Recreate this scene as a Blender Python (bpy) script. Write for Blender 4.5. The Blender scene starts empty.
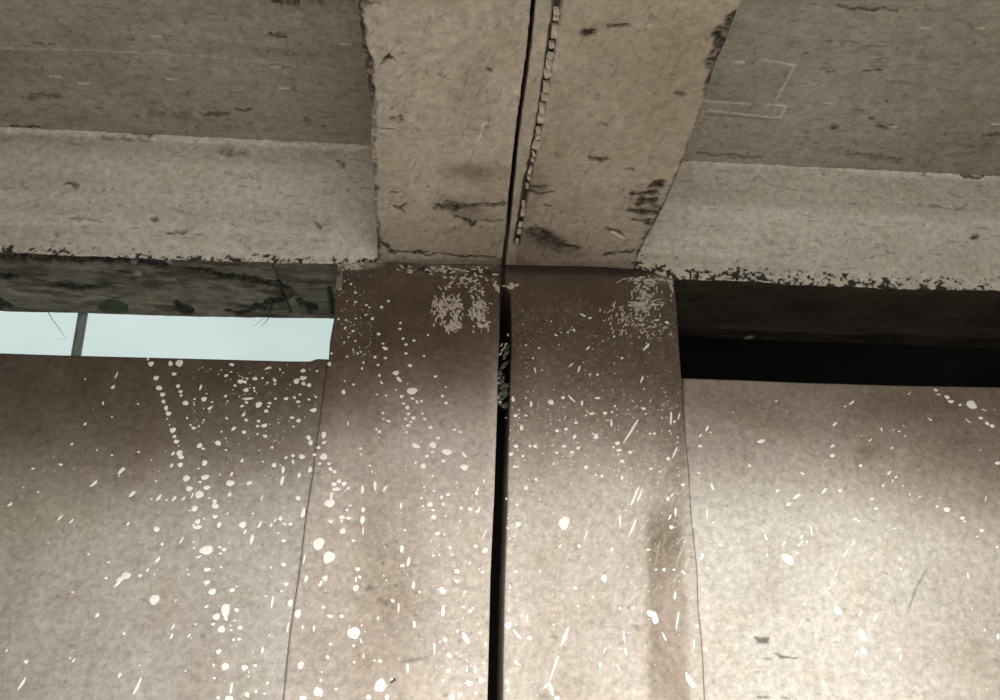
import bpy, math, random
import numpy as np
random.seed(7); rng = np.random.default_rng(7)
C = bpy.context.scene.collection

# ------------------------------------------------------------------ camera
CAM = np.array([-0.1124, -2.6, 1.6]); YAW, PITCH, ROLL, FPX = 0.0397, 0.4526, 0.0238, 887.24
def cam_axes():
    cy, sy, cp, sp = math.cos(YAW), math.sin(YAW), math.cos(PITCH), math.sin(PITCH)
    f = np.array([sy*cp, cy*cp, sp]); r = np.array([cy, -sy, 0.0]); u = np.cross(r, f)
    c, s = math.cos(ROLL), math.sin(ROLL)
    return c*r+s*u, c*u-s*r, f
AR, AU, AF = cam_axes()
cd = bpy.data.cameras.new('camera'); cam = bpy.data.objects.new('camera', cd); C.objects.link(cam)
cd.sensor_width = 36.0; cd.lens = FPX*36.0/1000.0; cd.clip_start = 0.02
from mathutils import Matrix
cam.matrix_world = Matrix(((AR[0], AU[0], -AF[0], CAM[0]), (AR[1], AU[1], -AF[1], CAM[1]), (AR[2], AU[2], -AF[2], CAM[2]), (0, 0, 0, 1)))
bpy.context.scene.camera = cam

# ------------------------------------------------------------------ sky, lamps, exposure
w = bpy.data.worlds.new('sky'); bpy.context.scene.world = w; w.use_nodes = True
nt = w.node_tree; nt.nodes.clear()
wo = nt.nodes.new('ShaderNodeOutputWorld'); bg = nt.nodes.new('ShaderNodeBackground')
tc = nt.nodes.new('ShaderNodeTexCoord'); ns = nt.nodes.new('ShaderNodeTexNoise'); ns.inputs['Scale'].default_value = 5
ns.inputs['Detail'].default_value = 5
cr = nt.nodes.new('ShaderNodeValToRGB')
cr.color_ramp.elements[0].position = .35; cr.color_ramp.elements[0].color = (.57, .67, .65, 1)
cr.color_ramp.elements[1].position = .7; cr.color_ramp.elements[1].color = (.70, .79, .77, 1)
nt.links.new(tc.outputs['Generated'], ns.inputs['Vector']); nt.links.new(ns.outputs['Fac'], cr.inputs['Fac'])
nt.links.new(cr.outputs['Color'], bg.inputs['Color']); bg.inputs['Strength'].default_value = 1.0
nt.links.new(bg.outputs['Background'], wo.inputs['Surface'])

def area_lamp(name, loc, target, sx, sy, power, color):
    ld = bpy.data.lights.new(name, 'AREA'); ld.shape = 'RECTANGLE'; ld.size = sx; ld.size_y = sy
    ld.energy = power; ld.color = color
    o = bpy.data.objects.new(name, ld); C.objects.link(o)
    from mathutils import Vector
    o.location = loc; o.rotation_euler = (Vector(target)-Vector(loc)).to_track_quat('-Z', 'Y').to_euler()
    return o
area_lamp('daylight_opening', (0.2, -4.7, 1.3), (0.0, 0.0, 2.6), 3.4, 1.8, 63, (1.0, .95, .87))
# added strip light below frame; added baffle keeps it off the upper wall
area_lamp('added_wall_light', (0.55, -1.9, 0.895), (0.45, 0.0, 0.95), 2.3, .19, 92, (1.0, .96, .90))
vs = bpy.context.scene.view_settings
vs.view_transform = 'Standard'; vs.look = 'None'; vs.exposure = 0.0; vs.gamma = 1.0; vs.use_curve_mapping = False

# ------------------------------------------------------------------ measured planes (metres)
ZS, ZC, ZWL, ZWR, YB = 3.1693, 3.6704, 2.790, 2.7954, 0.445
XBL, XBR = -0.3993, 0.4579

def proj(P):
    d = P-CAM; z = d@AF; z = np.where(z < .25, .25, z)
    return 500+FPX*(d@AR)/z, 350-FPX*(d@AU)/z
def ray(px, py):
    return AF+AR*((px-500)/FPX)+AU*((350-py)/FPX)
def on_y(px, py, Y=0.0):
    d = ray(px, py); return CAM+d*((Y-CAM[1])/d[1])
def on_z(px, py, Z):
    d = ray(px, py); return CAM+d*((Z-CAM[2])/d[2])

# ------------------------------------------------------------------ numeric noise
_lat = rng.random((256, 256))
def vnoise(x, y, s=0):
    x = x+s*17.31; y = y+s*9.17
    xi = np.floor(x).astype(int); yi = np.floor(y).astype(int); fx = x-xi; fy = y-yi
    fx = fx*fx*(3-2*fx); fy = fy*fy*(3-2*fy)
    a = _lat[xi & 255, yi & 255]; b = _lat[(xi+1) & 255, yi & 255]; c = _lat[xi & 255, (yi+1) & 255]; d = _lat[(xi+1) & 255, (yi+1) & 255]
    return (a*(1-fx)+b*fx)*(1-fy)+(c*(1-fx)+d*fx)*fy
def fbm(x, y, o=4, s=0):
    t = 0; a = .5; n = 0
    for k in range(o):
        t = t+a*vnoise(x*2**k, y*2**k, s+k*3); n += a; a *= .55
    return t/n
def sstep(a, b, x):
    t = np.clip((x-a)/(b-a), 0, 1); return t*t*(3-2*t)

class Paint:
    """albedo and relief of one cast or plastered face, kept per vertex"""
    def __init__(s, P, ax, base, seed):
        s.P = P; s.px, s.py = proj(P); s.a = P[..., ax[0]]; s.b = P[..., ax[1]]; s.seed = seed
        s.col = np.ones(P.shape)*np.array(base); s.h = np.zeros(P.shape[:2])
        s.wx = s.px+7*(fbm(s.a*34, s.b*34, 4, seed+1)-.5)*1.2; s.wy = s.py+7*(fbm(s.a*34, s.b*34, 4, seed+5)-.5)*1.2
    def n(s, sx, sy=None, o=4, k=0): return fbm(s.a*sx, s.b*(sy or sx), o, s.seed+k)
    def mix(s, m, c, k=1.0):
        m = np.clip(m*k, 0, 1)[..., None]; s.col = s.col*(1-m)+np.array(c)*m
    def mul(s, m, c):
        m = np.clip(m, 0, 1)[..., None]; s.col = s.col*(1-m+m*np.array(c))
    def brk(s):
        if not hasattr(s, '_b'): s._b = .55*fbm(s.a*95, s.b*130, 3, s.seed+90)+.45*fbm(s.a*260, s.b*300, 2, s.seed+91)
        return s._b
    def blob(s, x, y, rx, ry, ang=0, soft=.5, warp=1):
        X = (s.wx if warp else s.px)-x; Y = -((s.wy if warp else s.py)-y); t = math.radians(ang)
        u = (X*math.cos(t)+Y*math.sin(t))/rx; v = (-X*math.sin(t)+Y*math.cos(t))/ry
        return 1-sstep(1-soft, 1+soft, np.sqrt(u*u+v*v))
    def stroke(s, pts, wd, soft=.5, warp=0):
        X = s.wx if warp else s.px; Y = s.wy if warp else s.py; m = np.zeros_like(X)
        for i in range(len(pts)-1):
            (x0, y0), (x1, y1) = pts[i][:2], pts[i+1][:2]; w0 = pts[i][2] if len(pts[i]) > 2 else wd; w1 = pts[i+1][2] if len(pts[i+1]) > 2 else wd
            dx, dy = x1-x0, y1-y0; L = dx*dx+dy*dy+1e-9
            t = np.clip(((X-x0)*dx+(Y-y0)*dy)/L, 0, 1); d = np.hypot(X-x0-t*dx, Y-y0-t*dy)/(w0+(w1-w0)*t)
            m = np.maximum(m, 1-sstep(1-soft, 1+soft, d))
        if warp: m = m*(.55+.75*sstep(.36, .60, s.brk()))
        return m

# ------------------------------------------------------------------ materials
def concrete(name, base=None, scale=60, rough=.88, bump=.25, grain=.24, aniso=(1, 1, 1), tint=(.86, .8, .72)):
    m = bpy.data.materials.new(name); m.use_nodes = True; t = m.node_tree; N = t.nodes; L = t.links
    b = N['Principled BSDF']; b.inputs['Roughness'].default_value = rough
    b.inputs['Specular IOR Level'].default_value = .25
    tc = N.new('ShaderNodeTexCoord'); mp = N.new('ShaderNodeMapping'); mp.inputs['Scale'].default_value = aniso
    L.new(tc.outputs['Object'], mp.inputs['Vector'])
    if base is None:
        src = N.new('ShaderNodeAttribute'); src.attribute_name = 'albedo'; base_out = src.outputs['Color']
    else:
        src = N.new('ShaderNodeRGB'); src.outputs[0].default_value = (*base, 1); base_out = src.outputs[0]
    n1 = N.new('ShaderNodeTexNoise'); n1.inputs['Scale'].default_value = scale; n1.inputs['Detail'].default_value = 7; n1.inputs['Roughness'].default_value = .65
    n2 = N.new('ShaderNodeTexNoise'); n2.inputs['Scale'].default_value = scale*6; n2.inputs['Detail'].default_value = 3
    n3 = N.new('ShaderNodeTexNoise'); n3.inputs['Scale'].default_value = 7; n3.inputs['Detail'].default_value = 5
    for n in (n1, n2, n3): L.new(mp.outputs['Vector'], n.inputs['Vector'])
    r1 = N.new('ShaderNodeMapRange'); r1.inputs['From Min'].default_value = .3; r1.inputs['From Max'].default_value = .7
    r1.inputs['To Min'].default_value = 1-grain; r1.inputs['To Max'].default_value = 1+grain
    L.new(n1.outputs['Fac'], r1.inputs['Value'])
    vm = N.new('ShaderNodeVectorMath'); vm.operation = 'SCALE'; L.new(base_out, vm.inputs[0]); L.new(r1.outputs[0], vm.inputs['Scale'])
    r3 = N.new('ShaderNodeMapRange'); r3.inputs['From Min'].default_value = .5; r3.inputs['From Max'].default_value = .68; r3.inputs['To Max'].default_value = .45
    L.new(n3.outputs['Fac'], r3.inputs['Value'])
    mx = N.new('ShaderNodeMix'); mx.data_type = 'RGBA'; mx.blend_type = 'MULTIPLY'
    L.new(r3.outputs[0], mx.inputs[0]); L.new(vm.outputs[0], mx.inputs[6]); mx.inputs[7].default_value = (*tint, 1)
    L.new(mx.outputs[2], b.inputs['Base Color'])
    ad = N.new('ShaderNodeMath'); ad.operation = 'ADD'; L.new(n1.outputs['Fac'], ad.inputs[0]); L.new(n2.outputs['Fac'], ad.inputs[1])
    bp = N.new('ShaderNodeBump'); bp.inputs['Strength'].default_value = bump; bp.inputs['Distance'].default_value = .004
    L.new(ad.outputs[0], bp.inputs['Height']); L.new(bp.outputs['Normal'], b.inputs['Normal'])
    return m
def plain(name, col, rough=.7, metal=0, scale=90, var=.2):
    m = concrete(name, col, scale, rough, .2, var); m.node_tree.nodes['Principled BSDF'].inputs['Metallic'].default_value = metal
    return m
M_wall = concrete('cement_plaster', scale=45)
M_cast = concrete('cast_concrete', scale=38, grain=.22, aniso=(1, 1, 1))
M_far = concrete('grey_cement', (.34, .32, .29))
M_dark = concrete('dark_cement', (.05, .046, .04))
M_paint = plain('dried_white_paint', (.97, .95, .90), .55, var=.05)
M_pale = plain('thin_pale_splash', (.66, .62, .55), .8, var=.25)
M_daub = plain('dried_slurry', (.60, .54, .46), .9, var=.3)
M_mortar = plain('crumbly_mortar', (.58, .52, .44), .95, var=.3)
M_steel = plain('grey_green_steel', (.40, .47, .44), .6, .2, 40)
M_black = plain('black_filler', (.012, .012, .011), .95)
M_crack = plain('dusty_joint', (.13, .115, .095), .95)
M_twig = plain('dark_twig', (.07, .065, .05), .9)
M_moss = plain('green_grey_crumbs', (.13, .14, .11), .95, var=.5)
M_glass = bpy.data.materials.new('window_glass'); M_glass.use_nodes = True
g = M_glass.node_tree.nodes['Principled BSDF']; g.inputs['Transmission Weight'].default_value = 1; g.inputs['Roughness'].default_value = .02
g.inputs['IOR'].default_value = 1.02; g.inputs['Base Color'].default_value = (.97, 1, .99, 1)

# ------------------------------------------------------------------ mesh helpers
def tag(o, label=None, cat=None, group=None, kind=None):
    if label: o['label'] = label
    if cat: o['category'] = cat
    if group: o['group'] = group
    if kind: o['kind'] = kind
    return o
def link(name, me, mat, parent=None):
    if mat and not me.materials: me.materials.append(mat)
    o = bpy.data.objects.new(name, me); C.objects.link(o)
    if parent: o.parent = parent
    return o
def mesh(name, V, F, smooth=False):
    me = bpy.data.meshes.new(name); me.from_pydata([tuple(v) for v in V], [], F); me.update()
    if smooth: me.polygons.foreach_set('use_smooth', [True]*len(me.polygons))
    return me
def box(name, x0, x1, y0, y1, z0, z1, mat, parent=None):
    V = [(x, y, z) for x in (x0, x1) for y in (y0, y1) for z in (z0, z1)]
    F = [(0, 1, 3, 2), (4, 6, 7, 5), (0, 4, 5, 1), (2, 3, 7, 6), (0, 2, 6, 4), (1, 5, 7, 3)]
    return link(name, mesh(name, V, F), mat, parent)
def face_slab(name, P, nrm, h, col, back, mat, parent=None):
    """P[nv,nu,3] face, moved by h along nrm; back = function giving the rear ring"""
    nv, nu = P.shape[:2]; F3 = P+nrm*h[..., None]
    idx = np.arange(nv*nu).reshape(nv, nu)
    ring = np.concatenate([idx[0, :], idx[1:, -1], idx[-1, -2::-1], idx[-2:0:-1, 0]])
    B = back(P.reshape(-1, 3)[ring]); n0 = nv*nu
    V = np.vstack([F3.reshape(-1, 3), B]).astype(np.float32)
    Q = np.stack([idx[:-1, :-1], idx[:-1, 1:], idx[1:, 1:], idx[1:, :-1]], -1).reshape(-1, 4)
    r2 = np.roll(ring, -1); k = np.arange(len(ring)); k2 = np.roll(k, -1)
    S = np.stack([r2, ring, n0+k, n0+k2], -1)
    # orientation: the face must look along nrm
    a, b, c = F3[nv//2, nu//2], F3[nv//2, nu//2+1], F3[nv//2+1, nu//2]
    n_ref = nrm if np.ndim(nrm) == 1 else nrm[nv//2, nu//2]
    if np.dot(np.cross(b-a, c-a), n_ref) < 0: Q = Q[:, ::-1]; S = S[:, ::-1]; cap = (n0+k)
    else: cap = (n0+k)[::-1]
    loops = np.concatenate([Q.ravel(), S.ravel(), cap]).astype(np.int32)
    nq = len(Q)+len(S); ls = np.concatenate([np.arange(nq)*4, [nq*4]]).astype(np.int32)
    me = bpy.data.meshes.new(name); me.vertices.add(len(V)); me.vertices.foreach_set('co', V.ravel())
    me.loops.add(len(loops)); me.loops.foreach_set('vertex_index', loops)
    me.polygons.add(nq+1); me.polygons.foreach_set('loop_start', ls)
    sm = np.zeros(nq+1, bool); sm[:len(Q)] = True; me.polygons.foreach_set('use_smooth', sm)
    me.update(calc_edges=True)
    cl = np.ones((len(V), 4), np.float32); cl[:n0, :3] = np.clip(col.reshape(-1, 3), 0, 1); cl[n0:, :3] = cl[ring, :3]
    at = me.color_attributes.new('albedo', 'FLOAT_COLOR', 'POINT'); at.data.foreach_set('color', cl.ravel())
    return link(name, me, mat, parent)
def axis(*segs):
    out = []
    for a, b, st in segs: out.append(np.arange(a, b, st if b > a else -st))
    out.append([segs[-1][1]]); return np.concatenate(out)
def interp(pts):
    p = np.array(sorted(pts), float); return lambda t: np.interp(t, p[:, 0], p[:, 1])

# ------------------------------------------------------------------ outlines measured on the wall plane
def z_to_x(pix):                                 # vertical joint lines: x as a function of height
    q = [on_y(a, b) for a, b in pix]; f = interp([(v[2], v[0]) for v in q])
    zz = sorted((v[2], v[0]) for v in q); (z0, x0), (z1, x1) = zz[0], zz[-1]; s = (x1-x0)/(z1-z0)
    return lambda z: np.where(z < z0, x0+(z-z0)*s*.3, f(z))
def x_to_z(pix, Y=0.0):
    q = [on_y(a, b, Y) for a, b in pix]; return interp([(v[0], v[2]) for v in q])
XCL = z_to_x([(338, 262), (335.5, 285), (334, 318), (330, 340), (328.5, 360), (325, 375), (322, 402), (318, 430), (314, 460), (313, 474), (309, 495), (305.5, 518), (302.5, 545), (300, 566), (298, 580), (292.7, 614), (289, 640), (286.4, 666), (283, 700)])
XCR = z_to_x([(674, 280), (676.5, 305), (679, 345), (681.5, 378), (682.5, 400), (685, 432), (688.5, 470), (691.3, 518), (693.5, 536), (697, 570), (698, 608), (700.8, 631), (703.5, 676), (704.5, 700)])
XGL = z_to_x([(501.5, 262), (501, 288), (500, 295), (499.5, 340), (497.8, 370), (497.5, 400), (496.5, 430), (495, 470), (494.5, 490), (492.5, 530), (490.5, 575), (489, 640), (487.5, 700)])
XGR = z_to_x([(505, 262), (505, 286), (510, 293), (511.5, 320), (511.5, 350), (510.3, 380), (509.5, 420), (508, 470), (507.5, 510), (505.5, 560), (504.5, 600), (503.5, 650), (503, 700)])
ZTL = x_to_z([(0, 353), (60, 355), (100, 356), (200, 358.6), (290, 361), (310, 361), (317, 358.5), (330, 359)])
ZTR = x_to_z([(682, 378), (740, 380), (800, 382.5), (900, 385.5), (1000, 387)])
ZBL = x_to_z([(0, 252), (60, 255), (120, 257), (170, 260), (250, 262), (340, 264), (378, 262)])
ZBR = x_to_z([(634, 268), (655, 273), (675, 279), (740, 281), (800, 285), (900, 289), (1000, 291)])
ZCOL = x_to_z([(336, 264), (378, 262), (430, 264), (505, 265), (600, 267), (640, 270), (676, 279)])

ST = .0042
# ------------------------------------------------------------------ old damp stain, deepened by painted shade, across the top of walls and columns
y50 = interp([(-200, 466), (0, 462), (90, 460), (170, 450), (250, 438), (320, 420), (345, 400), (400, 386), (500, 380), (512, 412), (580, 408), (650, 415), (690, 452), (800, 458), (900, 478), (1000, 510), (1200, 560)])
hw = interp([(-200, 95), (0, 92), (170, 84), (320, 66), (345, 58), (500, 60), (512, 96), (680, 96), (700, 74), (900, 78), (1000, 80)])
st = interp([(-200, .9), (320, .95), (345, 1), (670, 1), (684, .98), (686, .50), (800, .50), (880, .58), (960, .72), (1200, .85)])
def top_stain_shade(p, right_wall=False, column=False):
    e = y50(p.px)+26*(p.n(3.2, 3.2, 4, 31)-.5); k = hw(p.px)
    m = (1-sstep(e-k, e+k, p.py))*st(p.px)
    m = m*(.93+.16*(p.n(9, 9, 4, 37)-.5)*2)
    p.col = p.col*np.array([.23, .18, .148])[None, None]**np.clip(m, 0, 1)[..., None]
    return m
def streaks(p, x0, x1, y0, y1, n, wmin, wmax, lmin, lmax, ang, jit, amt, col, hh, seed):
    r = random.Random(seed); M = np.zeros_like(p.px)
    sel0 = (p.px > x0-40) & (p.px < x1+40) & (p.py > y0-40) & (p.py < y1+40)
    if not sel0.any(): return
    for _ in range(n):
        x = r.uniform(x0, x1); y = r.uniform(y0, y1); a = math.radians(ang+r.uniform(-jit, jit)); L = r.uniform(lmin, lmax)/2; wd = r.uniform(wmin, wmax)
        sub = (abs(p.px-x) < L+4) & (abs(p.py-y) < L+4)
        if not sub.any(): continue
        X = p.px[sub]-x; Y = -(p.py[sub]-y); u = (X*math.cos(a)+Y*math.sin(a))/L; v = (-X*math.sin(a)+Y*math.cos(a))/wd
        M[sub] = np.maximum(M[sub], (1-sstep(.5, 1.3, np.sqrt(u*u+v*v)))*r.uniform(.4, 1))
    p.mix(M*amt, col); p.h += M*hh
def speck(p, x0, x1, y0, y1, n, smin, smax, col, amt, hh, seed):
    streaks(p, x0, x1, y0, y1, n, smin, smax*.8, smin*2, smax*3, 20, 60, amt, col, hh, seed)
def common(p, k=.06):
    v = (p.n(2.2, 2.2, 4, 3)-.5)*2; w_ = (p.n(12, 12, 4, 7)-.5)*2; f = (p.n(90, 90, 3, 9)-.5)*2
    p.col *= (1+k*2.2*v+k*1.6*w_+k*1.4*f)[..., None]
    p.col *= (1+k*3.0*(vnoise(p.a*230, p.b*230, 5)-.5)+k*2.2*(vnoise(p.a*110, p.b*130, 6)-.5))[..., None]
    pit = sstep(.80, .88, p.n(85, 85, 2, 14)); p.col *= (1-.3*pit)[..., None]; p.h -= .0008*pit
    lt = sstep(.78, .86, p.n(62, 62, 2, 16)); p.col *= (1+.15*lt)[..., None]
    p.h += .0018*(p.n(1.5, 1.5, 2, 11)-.5)+.0010*(p.n(14, 14, 4, 13)-.5)

def wall_face(name, xl, xr, zt, xs, mat, base, seed, depth=.2, z0=0, paint=None, parent=None, far=False):
    zr = np.concatenate([np.linspace(0, 1, 8)[:-1]*1.72, np.arange(1.72, 3.25, ST)]); zr = zr/zr[-1]
    U, V_ = np.meshgrid(xs, zr)
    zz = z0+V_*(3.0-z0)
    for _ in range(3):
        X = xl(zz)+(xr(zz)-xl(zz))*U; zz = z0+V_*(zt(X)-z0)
    P = np.stack([X, np.zeros_like(X), zz], -1)
    p = Paint(P, (0, 2), base, seed); paint(p)
    edge = np.minimum(np.minimum(U*0+1, 1), 1)
    return face_slab(name, P, np.array([0., -1, 0]), p.h, p.col, lambda R: R*np.array([1, 0, 1])+np.array([0, depth, 0]), mat, parent)

def cast_marks(p, x0, x1, y0, y1, n, seed, ang=-3):
    streaks(p, x0, x1, y0, y1, n, .5, 1.3, 4, 22, ang, 12, .4, (.14, .125, .10), -.0008, seed)
    streaks(p, x0, x1, y0, y1, n//2, .5, 1.0, 5, 26, ang, 10, .3, (.62, .57, .49), .0006, seed+1)
    streaks(p, x0, x1, y0, y1, n//3, .8, 2.0, 1.5, 5, ang, 80, .6, (.09, .08, .065), -.0015, seed+2)
def soften(p, left=None, right=None, top=None, r=.0035):
    d = np.full(p.a.shape, 9.)
    if left is not None: d = np.minimum(d, p.a-left(p.b))
    if right is not None: d = np.minimum(d, right(p.b)-p.a)
    if top is not None: d = np.minimum(d, top(p.a)-p.b)
    rr = r*(.4+1.2*p.n(35, 35, 3, 61))
    p.h -= np.clip(1-d/rr, 0, 1)**2*r*.8
    return d

def paint_wall_left(p):
    common(p); d = soften(p, right=XCL, top=ZTL)
    m = top_stain_shade(p)
    p.mul(sstep(.45, .7, p.n(4, 3, 4, 71))*.5, (.86, .80, .76))
    p.mul(1-sstep(0, 60, p.px), (.93, .93, .92))
    p.mul(p.blob(0, 520, 90, 22, 5, .9), (.94, .97, .86))
    streaks(p, 0, 330, 365, 460, 60, .6, 1.6, 4, 16, 15, 40, .35, (.05, .04, .033), -.0006, 3)
    p.mix((1-sstep(0, .012, d))*(p.n(60, 60, 2, 77) > .45)*.3, (.06, .05, .04))
def paint_wall_right(p):
    common(p); d = soften(p, left=XCR, top=ZTR)
    top_stain_shade(p)
    p.mul(p.blob(925, 400, 60, 18, 0, .9)*.6, (.62, .56, .5)); p.mul(p.blob(868, 453, 16, 9, 30, .8)*.6, (.6, .55, .5))
    p.mul(p.blob(752, 412, 60, 12, -15, .9)*.4, (.75, .7, .66))
    p.mul(sstep(850, 1010, p.px)*sstep(480, 640, p.py)*.9, (.72, .69, .66))
    streaks(p, 700, 1000, 390, 470, 90, .5, 1.4, 5, 22, -40, 25, .3, (.12, .105, .09), -.0005, 5)
    streaks(p, 690, 1000, 480, 700, 110, .5, 1.2, 4, 12, 20, 60, .25, (.3, .27, .24), -.0004, 6)
    for (pts, wd, a) in [([(755, 637, .8), (760, 640, 3), (766, 640, 3.2), (769, 638, 1)], 2, .85), ([(775, 653, .6), (782, 657, 1.2), (788, 657, .9), (798, 658, .4)], 1, .8),
                         ([(762, 659, .5), (767, 658.5, 1), (771, 659, .5)], 1, .7), ([(755, 672), (761, 672)], .8, .5), ([(758, 697), (767, 697)], 1.4, .7), ([(782, 697), (789, 699)], 1.4, .5),
                         ([(927, 568, .7), (918, 584, 1.2), (914, 594, 1.4), (908, 612, .6)], 1, .45), ([(776, 633, .6), (780, 544, .1)], .5, 0)]:
        q = p.stroke(pts, wd, .6); p.mix(q*a, (.10, .09, .08)); p.h -= q*.003*a
def col_common(p):
    common(p)
    m = top_stain_shade(p, column=True); return m
def paint_col_left(p):
    d = soften(p, left=XCL, right=XGL, r=.004); col_common(p)
    p.mul(sstep(.5, .72, p.n(5, 1.3, 4, 73))*sstep(440, 500, p.py)*.6, (.84, .80, .76))
    p.mul(p.blob(372, 480, 16, 110, 0, .9)*.5, (.84, .82, .78)); p.mul(p.blob(395, 590, 30, 60, 20, .9)*.55, (.80, .77, .73))
    p.mul(p.blob(345, 650, 60, 50, 0, .9)*.4, (.84, .82, .8))
    speck(p, 372, 420, 540, 620, 90, .7, 1.7, (.16, .14, .12), .55, -.0008, 11)
    for x, y, r in [(370, 587, 4), (378, 602, 3.5), (386, 604, 4), (392, 601, 2), (396, 584, 2.5), (447, 694, 3), (437, 588, 2), (415, 615, 2)]: p.mix(p.blob(x, y, r, r*.8)*.6, (.13, .13, .11))
    q = p.stroke([(403, 662, 1.2), (412, 660, 2), (420, 659, 1), (430, 656, .5)], 1, .7); p.mix(q*.5, (.15, .12, .1))
    q = p.stroke([(391, 682.5, .9), (394.5, 679.5, 1.2)], 1, .4); p.mix(q, (.01, .01, .01)); p.h -= q*.003
    # ragged dark band under the beam and loose slurry on it
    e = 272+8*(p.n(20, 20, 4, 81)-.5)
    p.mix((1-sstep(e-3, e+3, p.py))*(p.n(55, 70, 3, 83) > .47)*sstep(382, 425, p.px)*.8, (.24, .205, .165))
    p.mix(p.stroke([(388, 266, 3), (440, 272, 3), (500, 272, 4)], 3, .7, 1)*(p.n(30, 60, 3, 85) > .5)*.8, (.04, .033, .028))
    q = ((p.px < 342) & (p.px > 333) & (p.py < 290))*1.0; p.mix(q*(p.n(50, 30, 3, 87) > .42)*.8, (.30, .27, .23))
    ms = p.blob(355, 262, 24, 6, 0, .5); p.mix(ms, (.38, .34, .29)); 
    p.mix(sstep(484, 497, p.px)*sstep(330, 420, p.py)*.45, (.62, .58, .52))
def paint_col_right(p):
    d = soften(p, left=XGR, right=XCR, r=.004); col_common(p)
    # long damp run down the right side, its own sharp edge to the left
    xe = 650+4*(p.n(6, 20, 3, 91)-.5)
    q = sstep(xe-9, xe+4, p.px)*(1-sstep(680, 691, p.px+(p.py-600)*-.05))*sstep(470, 540, p.py)
    q = q*(.55+.9*p.n(9, 5, 4, 96)); p.mul(q*.9, (.60, .54, .49)); p.mul(p.blob(664, 532, 22, 26, 0, .8)*.8, (.70, .71, .68))
    p.mul(p.blob(548, 560, 12, 140, 0, .9)*.25, (.92, .82, .76)); p.mul(p.blob(560, 660, 50, 40, 0, .9)*.45, (.85, .85, .82))
    speck(p, 508, 690, 300, 470, 650, .45, 1.25, (.40, .36, .31), .6, .0005, 21)
    speck(p, 508, 690, 400, 560, 520, .45, 1.3, (.66, .62, .55), .6, .0005, 22)
    speck(p, 508, 645, 540, 700, 300, .45, 1.2, (.70, .66, .6), .5, .0004, 23)
    speck(p, 508, 700, 480, 700, 200, .6, 1.5, (.2, .18, .15), .35, -.0006, 24)
    streaks(p, 600, 690, 470, 600, 60, .5, 1.1, 8, 26, 65, 15, .45, (.72, .68, .6), .0004, 25)
    for x, y, r in [(627, 608, 2), (555, 636, 3), (545, 697, 6), (637, 628, 4), (627, 589, 1.5)]: p.mix(p.blob(x, y, r, r*.6, -20)*.55, (.14, .12, .1))
    p.mix(sstep(270, 262, p.py)*0, (.3, .3, .3))
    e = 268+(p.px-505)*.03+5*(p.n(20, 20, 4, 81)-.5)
    p.mix((1-sstep(e, e+9, p.py))*.75, (.022, .018, .015))  # shadow line under the beam, painted into the column colour
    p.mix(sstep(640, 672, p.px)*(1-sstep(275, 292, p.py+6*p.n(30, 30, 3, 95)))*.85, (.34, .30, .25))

xf = lambda lo, hi: np.arange(0, 1+1e-9, 1.0/int((hi-lo)/ST))
# infill walls
wl = wall_face('wall_left', lambda z: np.full_like(z, -2.35), lambda z: XCL(z)-.0015, ZTL, xf(-2.35, -.57), M_wall, (.425, .40, .365), 101, paint=paint_wall_left, depth=.22)
tag(wl, 'grey plastered infill wall left of the columns, spattered with white paint', 'wall', kind='structure')
wr = wall_face('wall_right', lambda z: XCR(z)+.0010, lambda z: np.full_like(z, 2.35), ZTR, xf(.6, 2.35), M_wall, (.56, .53, .485), 202, paint=paint_wall_right, depth=.22)
tag(wr, 'pale plastered infill wall right of the columns, brightest part of the picture', 'wall', kind='structure')
# columns
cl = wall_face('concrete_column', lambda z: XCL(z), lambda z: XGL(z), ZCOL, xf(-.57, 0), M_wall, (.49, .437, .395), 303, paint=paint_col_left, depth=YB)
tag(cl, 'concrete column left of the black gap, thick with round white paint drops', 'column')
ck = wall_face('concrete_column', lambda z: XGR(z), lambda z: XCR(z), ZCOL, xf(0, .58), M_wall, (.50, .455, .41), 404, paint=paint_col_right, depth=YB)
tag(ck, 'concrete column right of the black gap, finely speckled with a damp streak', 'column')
# mortar closing the hairline joints, a few millimetres back
for par, f in ((wl, XCL), (wr, XCR)):
    zz = np.linspace(0, 2.77, 40); V = []; F = []
    for z in zz:
        x = float(f(np.array(z))); s = -.004 if par is wl else .004
        for dx, dy in ((-.003, .0035), (.003, .0035), (.003, .02), (-.003, .02)): V.append((x-.001*np.sign(-s)+dx*.6, dy, z))
    for i in range(len(zz)-1):
        for k in range(4): a = i*4+k; b = i*4+(k+1) % 4; F.append((a, b, b+4, a+4))
    link('joint_mortar', mesh('joint_mortar', V, F), M_crack, par)

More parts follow.
